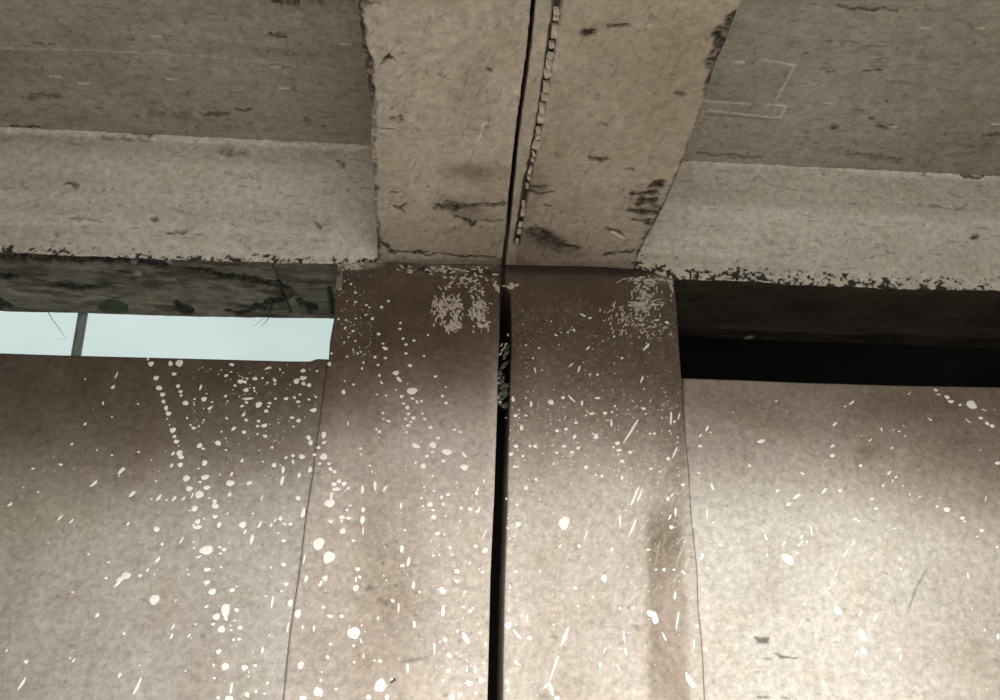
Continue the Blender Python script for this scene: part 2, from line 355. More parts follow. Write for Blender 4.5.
# ------------------------------------------------------------------ cross beams: vertical face then underside
ZFL = x_to_z([(0, 311.5), (100, 314), (200, 317), (333, 319)], YB)
def cross_beam(name, x0, x1, zb, base, seed, left):
    n = int((x1-x0)/ST); xs = x0+(x1-x0)*np.arange(n+1)/n
    v1 = np.arange(0, 1, ST/.5); v2 = np.arange(0, 1+1e-9, ST*1.3/YB)
    P = []; NR = []; ZF = ZFL if left else (lambda x: ZS+0*x)
    rag = .010*(fbm(xs*30, xs*0+seed, 4, seed)-.5)+.006*(fbm(xs*110, xs*0+seed, 3, seed+3)-.5)
    for v in v1: P.append(np.stack([xs, 0*xs, ZC+(zb(xs)+rag-ZC)*v], -1)); NR.append((0, -1, 0))
    for v in v2: P.append(np.stack([xs, 0*xs+YB*v, zb(xs)+rag*(1-v)+(ZF(xs)-zb(xs))*v], -1)); NR.append((0, -.7, -.7) if v == 0 else (0, 0, -1))
    P = np.array(P); NR = np.repeat(np.array(NR, float)[:, None, :], P.shape[1], 1)
    # second coordinate runs down the face and on along the underside
    p = Paint(P, (0, 2), base, seed); p.b = P[..., 2]-P[..., 1]
    under = np.zeros(P.shape[:2]); under[len(v1):] = 1
    common(p, .045)
    if left:
        p.mul((1-under)*sstep(.42, .68, p.n(1.2, 9, 4, 41))*.8, (.80, .78, .75)); p.mul((1-under)*(1-sstep(12, 50, p.py-(128+.05*p.px)))*.5, (.78, .76, .73))
        q = p.stroke([(0, 127, 4), (130, 134, 5), (240, 140, 4), (366, 147, 3)], 4, .5, 1)*(1-under); p.mix(q*.8, (.92, .87, .78)); p.h += q*.004
        p.mul(p.stroke([(0, 142), (120, 145), (240, 152), (330, 155)], 9, .9, 1)*(1-under)*.5, (.75, .72, .68))
        p.mul(p.stroke([(0, 205), (100, 210), (200, 212), (330, 222)], 7, .9, 1)*(1-under)*.35, (.72, .70, .66))
        for pts, wd, a in [([(128, 130), (136, 133), (150, 134)], 2.6, .6), ([(100, 137), (150, 140)], 1.5, .5), ([(222, 150), (245, 154)], 4, .45), ([(65, 184), (79, 187)], 1.3, .7), ([(70, 219), (103, 222)], 1.2, .5),
                           ([(153, 219), (158, 220)], 1.8, .7), ([(168, 232), (178, 230), (186, 233)], 1.4, .7), ([(338, 161), (342, 164)], 1.8, .8), ([(315, 224), (319, 228)], 1.6, .7), ([(230, 175), (250, 177)], 1, .4)]:
            q = p.stroke(pts, wd, .6, 1)*(1-under); p.mix(q*a, (.10, .09, .075)); p.h -= q*.003
        cast_marks(p, 0, 375, 132, 250, 120, 70, -4)
    else:
        p.mul((1-under)*sstep(.42, .68, p.n(1.2, 9, 4, 41))*.8, (.80, .79, .76)); p.mul((1-under)*sstep(235, 262, p.py)*.3, (.8, .8, .78))
        q = p.stroke([(685, 160, 3), (800, 165, 3), (1000, 177, 3)], 3, .5, 1)*(1-under); p.mix(q*.8, (.95, .91, .82)); p.h += q*.004
        p.mul(p.stroke([(700, 216), (850, 220), (1000, 222)], 8, .9, 1)*(1-under)*-0.0, (.9, .9, .9))
        p.mix(p.stroke([(700, 212), (850, 219), (1000, 224)], 9, .9, 1)*(1-under)*.35, (.95, .92, .84))
        for pts, wd, a in [([(693, 157), (704, 158)], 1.5, .8), ([(786, 165), (798, 165.5)], 1.2, .7), ([(960, 175), (984, 176)], 1.6, .8), ([(972, 236), (977, 236)], 2.2, .9), ([(930, 205), (972, 210)], 1.4, .35), ([(850, 202), (856, 203)], 1.2, .4)]:
            q = p.stroke(pts, wd, .6, 1)*(1-under); p.mix(q*a, (.10, .09, .075)); p.h -= q*.003
    if not left: cast_marks(p, 650, 1000, 170, 275, 110, 75, -3)
    # broken lower arris: pits and dark crumbs
    yb = proj(np.stack([xs, 0*xs, zb(xs)], -1))[1][None, :]
    dz = yb-p.py
    near = (1-under)*(1-sstep(2 if left else 4, 10 if left else 17, dz))
    nn = .6*p.n(52, 60, 3, 51)+.4*p.n(130, 130, 2, 52)
    pit = sstep(0, .035, nn-(.68-(.17 if left else .19)*near))*(near > .02)
    p.mix(pit*.95, (.022, .019, .015)); p.h -= pit*.003
    hi = (1-under)*(1-sstep(1, 7, dz))*sstep(.5, .6, p.n(60, 40, 3, 53))*(1-pit); p.mix(hi*.35, (.72, .68, .6))
    # underside
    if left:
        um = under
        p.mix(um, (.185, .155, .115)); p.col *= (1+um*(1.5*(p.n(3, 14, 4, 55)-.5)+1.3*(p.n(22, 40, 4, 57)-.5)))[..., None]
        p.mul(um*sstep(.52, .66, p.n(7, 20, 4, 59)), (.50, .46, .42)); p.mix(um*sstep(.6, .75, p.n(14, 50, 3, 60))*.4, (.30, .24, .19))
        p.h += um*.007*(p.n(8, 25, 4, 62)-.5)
        for pts, wd, a in [([(188, 267, 1.2), (215, 273, 2.6), (250, 280, 3.2), (275, 284, 3), (292, 290, 1)], 2, .95), ([(272, 264, 1), (278, 280, 2), (282, 296, 2.5)], 2, .85), ([(290, 297, 2), (272, 302, 4), (255, 308, 3), (238, 312, 2), (225, 312, 1)], 2, .9),
                           ([(298, 301, 3), (312, 308, 5), (308, 305, 3)], 3, .8), ([(283, 297, 1.5), (290, 311, 1.2)], 1, .6), ([(278, 298, 1.5), (270, 312, 1)], 1, .6), ([(100, 306, 2), (112, 304, 6), (126, 308, 2)], 4, .8), ([(176, 303, 3), (184, 309, 6), (192, 311, 2)], 4, .9),
                           ([(0, 304, 5), (10, 306, 3)], 4, .95), ([(0, 275, 3), (16, 277, 2)], 3, .7), ([(58, 284, 2), (72, 288, 3), (92, 287, 2)], 2, .7), ([(110, 270, 1), (130, 274, 1)], 1, .4), ([(0, 258), (50, 258), (110, 260), (165, 265)], 4, .7), ([(330, 290), (335, 312)], 3, .8)]:
            q = p.stroke(pts, wd, .5, 1)*um; p.mix(q*min(1, a*1.25), (.012, .011, .008)); p.h -= q*.006
        p.mix(p.blob(112, 308, 15, 6, -4, .2, 0)*um*.9, (.07, .085, .05))
        for x, y in [(134, 263), (138, 274), (168, 262)]: q = p.blob(x, y, 3.5, 2.4)*um; p.mix(q*.6, (.5, .47, .42)); p.h += q*.002
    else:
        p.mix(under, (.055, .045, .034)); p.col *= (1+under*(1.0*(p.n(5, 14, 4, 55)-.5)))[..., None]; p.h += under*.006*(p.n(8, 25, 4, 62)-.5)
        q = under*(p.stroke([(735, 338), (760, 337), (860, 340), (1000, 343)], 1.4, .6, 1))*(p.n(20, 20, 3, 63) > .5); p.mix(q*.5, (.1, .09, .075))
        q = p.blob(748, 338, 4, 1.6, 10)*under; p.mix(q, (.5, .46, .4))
    # fade into the beam corner: plaster smeared
    P2 = P
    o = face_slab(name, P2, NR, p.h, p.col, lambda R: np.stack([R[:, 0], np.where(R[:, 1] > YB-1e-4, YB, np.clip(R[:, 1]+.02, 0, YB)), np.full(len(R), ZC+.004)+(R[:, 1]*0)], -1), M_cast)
    return o
bl = cross_beam('cross_beam', -2.35, XBL+.002, ZBL, (.80, .75, .67), 501, True)
tag(bl, 'pale cross beam at upper left above the bright slot, its rough underside stained', 'beam')
br = cross_beam('cross_beam', XBR-.02, 2.35, ZBR, (.80, .755, .67), 602, False)
tag(br, 'pale cross beam at upper right above the dark slot', 'beam')

# ------------------------------------------------------------------ twin beams running towards the viewer
def edge_y(pix):
    q = [on_z(a, b, ZS) for a, b in pix]; return interp([(v[1], v[0]) for v in q])
EL = edge_y([(377, 262), (377, 240), (374.5, 215), (374, 180), (371.5, 150), (371, 130), (371, 108), (368, 85), (363, 55), (360, 30), (357, 0), (350, -60)])
EGL = edge_y([(501.5, 265), (505, 235), (509, 190), (513, 150), (518, 110), (522, 80), (527, 45), (531, 0), (538, -60)])
EGR = edge_y([(506, 265), (509.5, 235), (513.8, 190), (517.6, 150), (522.6, 110), (527, 80), (531.5, 45), (536, 0), (544, -60)])
ER = edge_y([(636, 268), (643, 250), (652, 232), (663, 210), (672, 188), (683, 160), (696, 125), (705, 98), (713, 72), (727, 38), (738, 8), (741, 0), (762, -60)])
def beam(name, fl, fr, base, seed, paint, wid):
    ys = np.concatenate([-np.arange(0, 1.40, ST*.95), -np.linspace(1.42, 5, 10)])
    us = xf(0, wid); U, Y = np.meshgrid(us, ys)
    lo = fl(Y)+.007*(fbm(Y*25, Y*0+seed, 4, 5)-.5)*(1 if fl is EL else .35); hi = fr(Y)+.004*(fbm(Y*45, Y*0+seed, 4, 8)-.5)
    X = lo+(hi-lo)*U
    zt = ZCOL(X); Z = ZS+(zt-ZS)*np.clip(1+Y/.5, 0, 1)
    P = np.stack([X, Y, Z], -1); p = Paint(P, (0, 1), base, seed); common(p, .05)
    p.b = p.b; p.lo = lo; p.hi = hi; paint(p)
    return face_slab(name, P, np.array([0, 0, -1.]), p.h, p.col, lambda R: np.stack([R[:, 0], R[:, 1], np.full(len(R), ZC)], -1), M_cast)
dk = (.045, .038, .03)
def paint_beam_left(p):
    cast_marks(p, 360, 530, 0, 262, 150, 190, 60)
    p.mul(sstep(.45, .7, p.n(6, 2, 4, 21))*.5, (.82, .80, .77))
    p.mul(p.blob(470, 172, 30, 8, -5, .7)*.6, (.6, .56, .5)); p.mul(p.blob(492, 185, 22, 14, 0, .8)*.4, (.7, .66, .6))
    p.mix(p.blob(463, 208, 24, 9, -10, .8)*.45, (.10, .085, .07)); p.mix(p.blob(468, 172, 24, 8, 0, .9)*.25, (.12, .1, .085)); p.mul(sstep(150, 262, p.py)*sstep(390, 480, p.px)*.7, (.70, .65, .58)); p.mul(p.blob(480, 100, 18, 40, 20, .9)*.3, (.78, .76, .73))
    for pts, wd, a in [([(437, 205), (450, 210), (462, 208), (475, 206), (504, 204)], 2.5, .7), ([(452, 214, 1), (462, 218, 2), (472, 224, 2.5), (475, 221, 1)], 2, .9), ([(448, 203), (456, 206)], 4, .6),
                       ([(380, 64, 1), (388, 57, 2), (396, 60, 1)], 1, .8), ([(393, 120), (400, 121), (402, 119)], 2.2, .75), ([(370, 128), (394, 128)], .9, .45), ([(394, 205, 1), (401, 209, 2), (406, 206, 1)], 1, .8), ([(401, 209), (403, 214)], 1, .6),
                       ([(489, 69), (491, 70)], 1.8, .7), ([(358, 2), (382, 3)], 1.3, .6), ([(440, 74), (441, 80)], 1.2, .4), ([(478, 132), (488, 130)], 1.2, .3), ([(390, 193), (398, 193)], 1, .4),
                       ([(379, 240, 1.5), (383, 246, 2), (392, 251, 2), (410, 253, 1.5), (440, 254, 1.2), (470, 256, 1.2), (502, 258, 1.2)], 1, .85), ([(377, 240), (376, 262)], 1.6, .8), ([(378, 255), (378, 225)], 1, .6), ([(480, 222), (503, 220)], 1, .4)]:
        q = p.stroke(pts, wd, .6, 1); p.mix(q*a, dk); p.h -= q*.004
    e = 257+5*(p.n(30, 30, 3, 33)-.5); q = sstep(e, e+4, p.py); p.mix(q*.45, (.10, .085, .07)); q2 = q*(p.n(70, 70, 3, 35) > .55); p.mix(q2*.6, (.36, .32, .27))
    q = p.stroke([(485, 125, 1.5), (480, 132, 1.5), (478, 140, 1)], 1, .6, 1); p.mix(q*.8, (.9, .83, .7)); p.h += q*.003
    # broken outer arris
    d = p.a-p.lo; q = (d < .006+.014*p.n(28, 28, 3, 36))*1.0*(p.n(25, 40, 3, 34) > .42); p.mix(q*.55, (.16, .135, .11)); p.h -= q*.004
    q = p.stroke([(358, 0, 1.5), (361, 25, 1.8), (364, 45, 2.6), (367, 62, 4.6), (370, 85, 4.2), (370.5, 108, 1.5)], 2, .3, 1); p.mix(q*.95, (.115, .088, .066)); p.h -= q*.010
    for x, y in [(359, 24), (361, 30), (372, 140), (374, 165), (374, 188)]: q = p.blob(x, y, 2.5, 3.5); p.mix(q*.7, dk)
    for x, y in [(372, 133), (395, 163), (375, 152), (398, 120)]: p.mix(p.blob(x, y, 2.2, 2.2)*.6, (.66, .6, .5))
def groove_c(p):        # centre line of the broken groove in pixels
    return np.interp(p.py, [-60, 0, 15, 97, 140, 180, 215, 245], [566, 557, 555.5, 543.5, 536, 527, 521, 516])
def paint_beam_right(p):
    cast_marks(p, 520, 735, 0, 265, 170, 195, 60)
    p.mul(sstep(.45, .7, p.n(6, 2, 4, 21))*.5, (.82, .79, .75)); p.mul(p.blob(650, 70, 35, 50, 20, .9)*.35, (.78, .76, .7)); p.mul(p.blob(690, 60, 20, 40, 20, .9)*.3, (.75, .72, .66))
    gc = groove_c(p); wd = np.interp(p.py, [-60, 0, 150, 245], [5.2, 4.8, 3.4, 3.2]); on = (p.py < 246)
    g_ = (1-sstep(.75, 1.15, abs(p.wx*.35+p.px*.65-gc)/wd))*on
    rung = (fbm(p.b*42, p.b*0, 2, 19) > .53)*1.0
    p.mix(g_*.9, (.045, .036, .028)); p.h -= g_*.016*(1-.0*rung)
    p.mul((1-sstep(0, 26, p.px-gc))*(p.px > gc)*sstep(150, 190, p.py)*(p.n(30, 30, 4, 44))*1.2, (.42, .36, .3))
    for pts, wd, a in [([(585, 32), (593, 32)], 3, .85), ([(610, 26), (630, 26)], 1.6, .5), ([(676, 94), (684, 96)], 1.8, .6), ([(590, 158), (599, 161), (607, 158)], 1.8, .55), ([(625, 170), (632, 170)], 1, .5),
                       ([(528, 193, 2), (552, 194, 1)], 1.5, .85), ([(530, 188, 2), (548, 186, 1)], 1.5, .6), ([(545, 205), (549, 206)], 1.4, .6), ([(608, 228, 1.4), (618, 234, 1.8), (626, 239, 1)], 1, .7),
                       ([(530, 232, 5), (545, 237, 7), (560, 245, 5), (580, 249, 1.5)], 4, .75), ([(605, 255), (632, 251)], 1.6, .7), ([(600, 124), (606, 125)], 1, .35),
                       ([(634, 194), (656, 192)], 2.2, .75), ([(636, 204), (654, 200)], 1.6, .75), ([(630, 211), (656, 212)], 2, .8), ([(634, 220), (648, 222)], 1.6, .7), ([(650, 186), (664, 184)], 2, .7), ([(640, 199), (660, 207)], 1.6, .5),
                       ([(632, 265), (638, 255), (648, 232), (662, 206), (670, 190)], 1.2, .7), ([(671, 187), (690, 140), (706, 96)], .9, .6),
                       ([(706, 92), (713, 72), (724, 45), (736, 14)], 2.8, .9), ([(709, 64), (719, 40)], 3.6, .7), ([(717, 36), (730, 18)], 3.4, .85)]:
        q = p.stroke(pts, wd*1.25, .7, 1)*(.6+.9*p.n(60, 60, 3, 45)); p.mix(q*min(1, a*1.2), dk); p.h -= q*.004
    p.mix(p.blob(548, 243, 28, 10, -14, .8)*.5, (.09, .075, .06)); p.mix(p.blob(646, 206, 16, 20, 20, .8)*.3, (.12, .1, .08)); p.mix(p.blob(538, 188, 12, 10, 0, .8)*.35, (.10, .085, .07))
    q = p.stroke([(612, 232, .8), (625, 239, 1.2)], 1, .5); p.mix(q*.9, (.9, .83, .7)); p.h += q*.002
    e = 260+4*(p.n(30, 30, 3, 33)-.5); q = sstep(e, e+4, p.py); p.mix(q*.25, (.14, .12, .1))
    p.mix((p.n(60, 60, 3, 46) > .57)*sstep(246, 258, p.py)*(1-sstep(545, 570, p.px))*.7, (.40, .35, .29))
    p.mul(sstep(225, 262, p.py)*(1-sstep(560, 640, p.px))*.5, (.62, .56, .5))
beam_l = beam('ceiling_beam', EL, EGL, (.585, .52, .44), 701, paint_beam_left, .40)
tag(beam_l, 'left of the twin concrete beams overhead, chipped along its outer edge', 'beam')
beam_r = beam('ceiling_beam', EGR, ER, (.545, .48, .40), 802, paint_beam_right, .46)
tag(beam_r, 'right of the twin concrete beams overhead, with a crumbling groove beside the gap', 'beam')

# ------------------------------------------------------------------ ceiling slabs
def ceiling(name, x0, x1, base, seed, paint, fine):
    ys = np.concatenate([-np.arange(0.0, .95, ST*1.2), -np.linspace(1.0, 5, 9)]); n = int((x1-x0)/(ST*1.2)); xs = x0+(x1-x0)*np.arange(n+1)/n
    X, Y = np.meshgrid(xs, ys); P = np.stack([X, Y, np.full_like(X, ZC)], -1); p = Paint(P, (0, 1), base, seed); common(p, .05); paint(p)
    return face_slab(name, P, np.array([0, 0, -1.]), np.where(Y < -.004, p.h, 0), p.col, lambda R: R+np.array([0, 0, .15]), M_cast)
def paint_ceiling_left(p):
    cast_marks(p, 0, 365, 0, 138, 260, 170, -4)
    p.mul(sstep(.45, .72, p.n(2, 14, 4, 21))*.6, (.80, .78, .75)); p.mul(sstep(75, 132, p.py)*.35, (.78, .76, .73))
    p.mul((1-sstep(0, 220, p.px))*.3, (.8, .8, .8))
    q = p.stroke([(0, 48), (100, 51), (200, 56), (355, 72)], .9, .8); p.mix(q*.35, (.75, .7, .62)); p.h += q*.002
    q = p.stroke([(285, 35, 1), (290, 60, 1.5), (297, 98, 1)], 1, .9); p.mix(q*.25, (.2, .18, .15)); p.mul(p.blob(207, 60, 4, 16, 0, .8)*.4, (.75, .72, .68))
    for pts, wd, a in [([(30, 43), (55, 44)], 1.5, .45), ([(30, 97), (62, 98)], 2, .5), ([(205, 115), (228, 115)], 2, .6), ([(236, 111), (248, 110)], 1.6, .55), ([(150, 114), (190, 116)], 3, .3), ([(274, 1), (284, 3), (297, 4)], 1.8, .8), ([(272, 35), (278, 36), (286, 35)], 2, .8),
                       ([(272, 66), (284, 66)], 1, .5), ([(305, 120), (312, 122)], 1.5, .4), ([(318, 2), (324, 3)], 1, .6), ([(0, 127), (40, 127)], 1.2, .8)]:
        q = p.stroke(pts, wd, .7, 1); p.mix(q*a, dk); p.h -= q*.003
    for x, y in [(156, 36), (55, 76), (84, 83), (172, 79), (276, 67), (283, 88), (346, 44)]: q = p.stroke([(x-5, y), (x+5, y+.5)], 1, .7); p.mix(q*.7, (.9, .85, .75)); p.h += q*.002
def paint_ceiling_right(p):
    cast_marks(p, 690, 1000, 0, 172, 260, 180, -4)
    p.mul(sstep(.45, .72, p.n(2, 12, 4, 21))*.55, (.82, .80, .77)); p.mul(sstep(115, 165, p.py-(p.px-700)*.03)*.5, (.80, .78, .75)); p.mul(sstep(780, 960, p.px)*.55, (.78, .76, .73))
    for pts in [[(760, 59), (795, 65), (775, 102)], [(706, 101), (751, 104)], [(766, 104), (786, 106), (780, 118), (708, 110)]]:
        q = p.stroke(pts, .9, .8); p.mix(q*.7, (.92, .88, .79)); p.h += q*.0015
    p.mix((p.stroke([(765, 75), (785, 76)], 6, .6, 1)+p.stroke([(728, 110), (778, 112)], 5, .5, 1))*(p.n(70, 70, 3, 23) > .5)*.3, (.25, .22, .18))
    q = p.stroke([(706, 114), (780, 120)], 1.3, .8); p.mix(q*.4, (.16, .14, .11))
    for pts, wd, a in [([(838, 6.5, 1), (868, 9, 1.8), (896, 10, 1)], 1, .75), ([(820, 42), (885, 46)], .8, .3), ([(863, 70), (879, 70)], 1.6, .65), ([(832, 128), (838, 127)], 1.8, .7), ([(870, 118), (876, 119)], 1.4, .7), ([(880, 125), (886, 128), (891, 126)], 1.8, .8),
                       ([(984, 135), (1000, 134)], 1.6, .7), ([(820, 70), (836, 72)], 1, .4), ([(806, 137), (808, 138)], 1, .5), ([(700, 154), (760, 157)], 1.5, .5), ([(850, 154), (900, 160)], 2.5, .45)]:
        q = p.stroke(pts, wd, .7, 1); p.mix(q*a, dk); p.h -= q*.003
    for x, y in [(925, 28), (740, 62), (980, 28), (893, 127), (996, 124), (828, 103)]: q = p.stroke([(x-4, y), (x+4, y+.5)], 1, .7); p.mix(q*.7, (.9, .85, .75)); p.h += q*.002
c1 = ceiling('ceiling', -2.5, XBL, (.47, .44, .385), 903, paint_ceiling_left, 1)
tag(c1, 'grey concrete ceiling slab at the upper left, left of the twin beams', 'ceiling', kind='structure')
c2 = ceiling('ceiling', XBR, 2.5, (.51, .48, .42), 1004, paint_ceiling_right, 1)
tag(c2, 'grey concrete ceiling slab at the upper right with faint scraped rectangles', 'ceiling', kind='structure')
# slab above the twin beams and behind the wall line
box('ceiling', -3.2, 3.2, -5.4, .0, ZC+.16, ZC+.3, M_far)['kind'] = 'structure'

# ------------------------------------------------------------------ rest of the shell, out of frame
def shell(name, *a, mat=M_far):
    o = box(name, *a, mat); o['kind'] = 'structure'; return o
shell('floor', -2.55, 2.55, -5.4, 0.0, -.1, 0.0)
shell('wall_west', -2.55, -2.36, -5.2, YB, 0, ZC-.002)
shell('wall_east', 2.36, 2.55, -5.2, YB, 0, ZC-.002)
bk = shell('wall_back', -2.55, 2.55, -5.4, -5.2, 2.5, ZC+.15)
shell('wall_back', -2.55, -1.5, -5.4, -5.2, 0, 2.49)
shell('wall_back', 1.5, 2.55, -5.4, -5.2, 0, 2.49)
hd = bpy.data.objects.new('added_baffle', None); C.objects.link(hd); hd.location = (.45, -1.9, 0)  # unseen baffle, added to shade the upper wall from the strip light
tag(hd, 'added unseen baffle on two posts over the added strip light, below the picture', 'light baffle')
box('baffle_top', -1.5, 1.5, -.06, .45, 1.3, 1.312, M_black, hd); box('baffle_back', -1.5, 1.5, -.07, -.05, .7, 1.299, M_black, hd)
for sx in (-1.4, 1.38): box('post', sx, sx+.03, -.11, -.08, 0, 1.3, M_black, hd)
# closed dark room behind the right-hand bay
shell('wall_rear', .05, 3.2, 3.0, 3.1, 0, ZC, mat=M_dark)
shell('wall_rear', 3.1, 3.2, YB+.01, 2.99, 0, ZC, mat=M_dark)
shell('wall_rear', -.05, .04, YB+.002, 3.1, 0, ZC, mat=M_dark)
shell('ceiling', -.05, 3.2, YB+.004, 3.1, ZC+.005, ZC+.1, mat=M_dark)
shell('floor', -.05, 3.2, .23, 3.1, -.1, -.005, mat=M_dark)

# ------------------------------------------------------------------ joint filling: strip of the right beam, lumps, debris
def rough_lump(rx, ry, rz, seed, n=7, m=5):
    r = random.Random(seed); V = [(0, 0, -rz)]; F = []
    for j in range(1, m):
        t = math.pi*j/m
        for i in range(n):
            a = 2*math.pi*i/n+.2*j; k = r.uniform(.72, 1.2)
            V.append((rx*math.sin(t)*math.cos(a)*k, ry*math.sin(t)*math.sin(a)*k, -rz*math.cos(t)*k))
    V.append((0, 0, rz)); L = len(V)-1
    for i in range(n): F.append((0, 1+(i+1) % n, 1+i)); F.append((L, L-n+i, L-n+(i+1) % n))
    for j in range(m-2):
        for i in range(n): a = 1+j*n+i; b = 1+j*n+(i+1) % n; F.append((a, b, b+n, a+n))
    return V, F
def chip(seed):
    r = random.Random(seed); V = []; g_ = 3
    for k, z in enumerate((-.008, .006)):
        for j in range(g_+1):
            for i in range(g_+1):
                e = 1.0 if 0 < i < g_ and 0 < j < g_ else .85
                V.append(((i/g_-.5)*.022+r.uniform(-.002, .002), (j/g_-.5)*.022+r.uniform(-.002, .002), z*e+r.uniform(-.0022, .0022)))
    n = g_+1; F = []
    for j in range(g_):
        for i in range(g_):
            a = j*n+i; F.append((a, a+n, a+n+1, a+1)); b = a+n*n; F.append((b, b+1, b+n+1, b+n))
    rim = [i for i in range(n)]+[j*n+g_ for j in range(1, n)]+[g_*n+i for i in range(g_-1, -1, -1)]+[j*n for j in range(g_-1, 0, -1)]
    for k in range(len(rim)): a = rim[k]; b = rim[(k+1) % len(rim)]; F.append((a, b, b+n*n, a+n*n))
    return V, F
lumps = [mesh('mortar_lump', *chip(s)) for s in range(8)]
for m_ in lumps: m_.materials.append(M_mortar)
gx = interp([(-60, 566), (0, 557), (15, 555.5), (97, 543.5), (140, 536), (180, 527), (215, 521), (245, 516)])
yy = 8.0
while yy < 242:
    near = yy < 150; ext = random.uniform(3.5, 9.5) if near else random.uniform(2, 5)
    y = yy+ext/2; q = on_z(float(gx(y))+random.uniform(.3, 1.6), y, ZS+.007); q2 = on_z(float(gx(y+1)), y+1, ZS)
    o = link('mortar_lump', lumps[random.randrange(8)], None, beam_r); o.location = q
    o.rotation_euler = (random.uniform(-.2, .2), random.uniform(-.2, .2), random.uniform(-.35, .15)); k = abs(q2[1]-on_z(float(gx(y)), y, ZS)[1])
    o.scale = (random.uniform(.55, .95)*(1 if near else .6), ext*k/.011*.55, random.uniform(.7, 1.2))
    yy += ext+random.choice([1.5, 2, 3, 4, 7])*(1 if near else 2.2)
# backing that blocks the joint between the twin beams, deep inside
box('joint_filler', -.05, .06, -5.2, 0.0, ZS+.42, ZS+.48, M_black, beam_r)
# debris hanging in the vertical gap between the columns
crumb = [mesh('rubble_crumb', *rough_lump(.008, .006, .010, 40+s, 6, 4)) for s in range(5)]
for m_ in crumb: m_.materials.append(M_moss)
rb = bpy.data.objects.new('joint_rubble', None); C.objects.link(rb); rb.location = on_y(503, 370, .03)
tag(rb, 'green-grey rubble wedged in the black vertical gap between the columns', 'rubble')
light = [m.copy() for m in crumb]
for m_ in light: m_.materials.clear(); m_.materials.append(M_mortar)
rr_ = random.Random(12)
pts = [(508, 335, 1), (501.5, 345, 1), (504.5, 347, 1), (502, 350, 1), (506, 344, 1), (500.5, 354, 1), (499, 378, 1), (498.5, 397, 1), (499.5, 402, 1), (498, 383, 1)]
pts += [(rr_.uniform(499, 509), rr_.triangular(338, 412, 400), 0) for _ in range(46)]
for i, (x, y, big) in enumerate(pts):
    o = link('crumb', (light if big else crumb)[i % 5], None, rb); q = on_y(x, y, .018 if big else rr_.uniform(.03, .06))-np.array(rb.location); o.location = q
    s = rr_.uniform(.3, .6) if big else rr_.uniform(.35, 1.1); o.scale = (s*.9, s, s*rr_.uniform(.8, 1.8)); o.rotation_euler = (rr_.random(), rr_.random(), rr_.random())
vfill = box('joint_filler', -.03, .04, YB-.06, YB-.01, 0, 3.1, M_black, ck)

# ------------------------------------------------------------------ left slot: steel bar, pane, twigs
win = bpy.data.objects.new('window_1', None); C.objects.link(win); q0 = on_y(150, 350, YB); win.location = q0
tag(win, 'bright slot window at left under the cross beam, with a slanting grey-green bar', 'window', kind='structure')
def bar(a, b, wx, wy, mat, name, par):
    a = np.array(a)-q0; b = np.array(b)-q0; V = []
    for c in (a, b):
        for dx, dy in ((-1, -1), (1, -1), (1, 1), (-1, 1)): V.append(c+np.array([dx*wx/2, dy*wy/2, 0]))
    F = [(0, 1, 5, 4), (1, 2, 6, 5), (2, 3, 7, 6), (3, 0, 4, 7), (3, 2, 1, 0), (4, 5, 6, 7)]
    return link(name, mesh(name, V, F), mat, par)
for dx, wd, dy in ((0, .034, 0), (-.011, .005, -.008), (.011, .005, -.008)):
    t_ = on_y(84, 308, YB+.05)+np.array([dx, dy, 0]); b_ = on_y(76, 356, YB+.05)+np.array([dx, dy, 0])
    d = b_-t_; bar(t_-d*.1, b_+d*1.2, wd, .012, M_steel, 'mullion' if dx == 0 else 'mullion_rib', win)
pn = on_y(150, 350, YB+.075); V = [(-2.35-q0[0], .075, -.55), (-.6-q0[0], .075, -.55), (-.6-q0[0], .075, .6), (-2.35-q0[0], .075, .6)]
V += [(x, y+.004, z) for x, y, z in V]
link('pane', mesh('pane', V, [(0, 1, 2, 3), (7, 6, 5, 4), (0, 4, 5, 1), (1, 5, 6, 2), (2, 6, 7, 3), (3, 7, 4, 0)]), M_glass, win)
def twig(name, pts, r, label):
    Q = [on_y(x, y, YB+.02) for x, y, _ in pts]; V = []; F = []
    for q, (_, _, rr) in zip(Q, pts):
        for k in range(6): a = k*math.pi/3; V.append(q+np.array([math.cos(a)*rr, math.sin(a)*rr, 0])-Q[0])
    for i in range(len(pts)-1):
        for k in range(6): a = i*6+k; b = i*6+(k+1) % 6; F.append((a, b, b+6, a+6))
    F += [tuple(range(5, -1, -1)), tuple(range(len(V)-6, len(V)))]
    o = link(name, mesh(name, V, F), M_twig); o.location = Q[0]
    return tag(o, label, 'twig', 'dry stalks hanging in the bright slot')
twig('dry_twig', [(46, 308, .0016), (52, 319, .0014), (58, 327, .0012), (66, 338, .0007)], 1, 'thin dark stalk hanging left of the grey-green bar')
twig('dry_twig', [(56, 339, .0007), (62, 339, .0011), (68, 340, .0006)], 1, 'tiny level stalk beside the foot of the grey-green bar')
twig('dry_twig', [(270, 315, .0018), (266, 322, .0014), (260, 327, .0006)], 1, 'short dark stalk hanging near the right end of the bright slot')
twig('dry_twig', [(266, 316, .0009), (258, 323, .0008), (252, 327, .0004)], 1, 'faint thinner stalk just left of the short dark one in the bright slot')

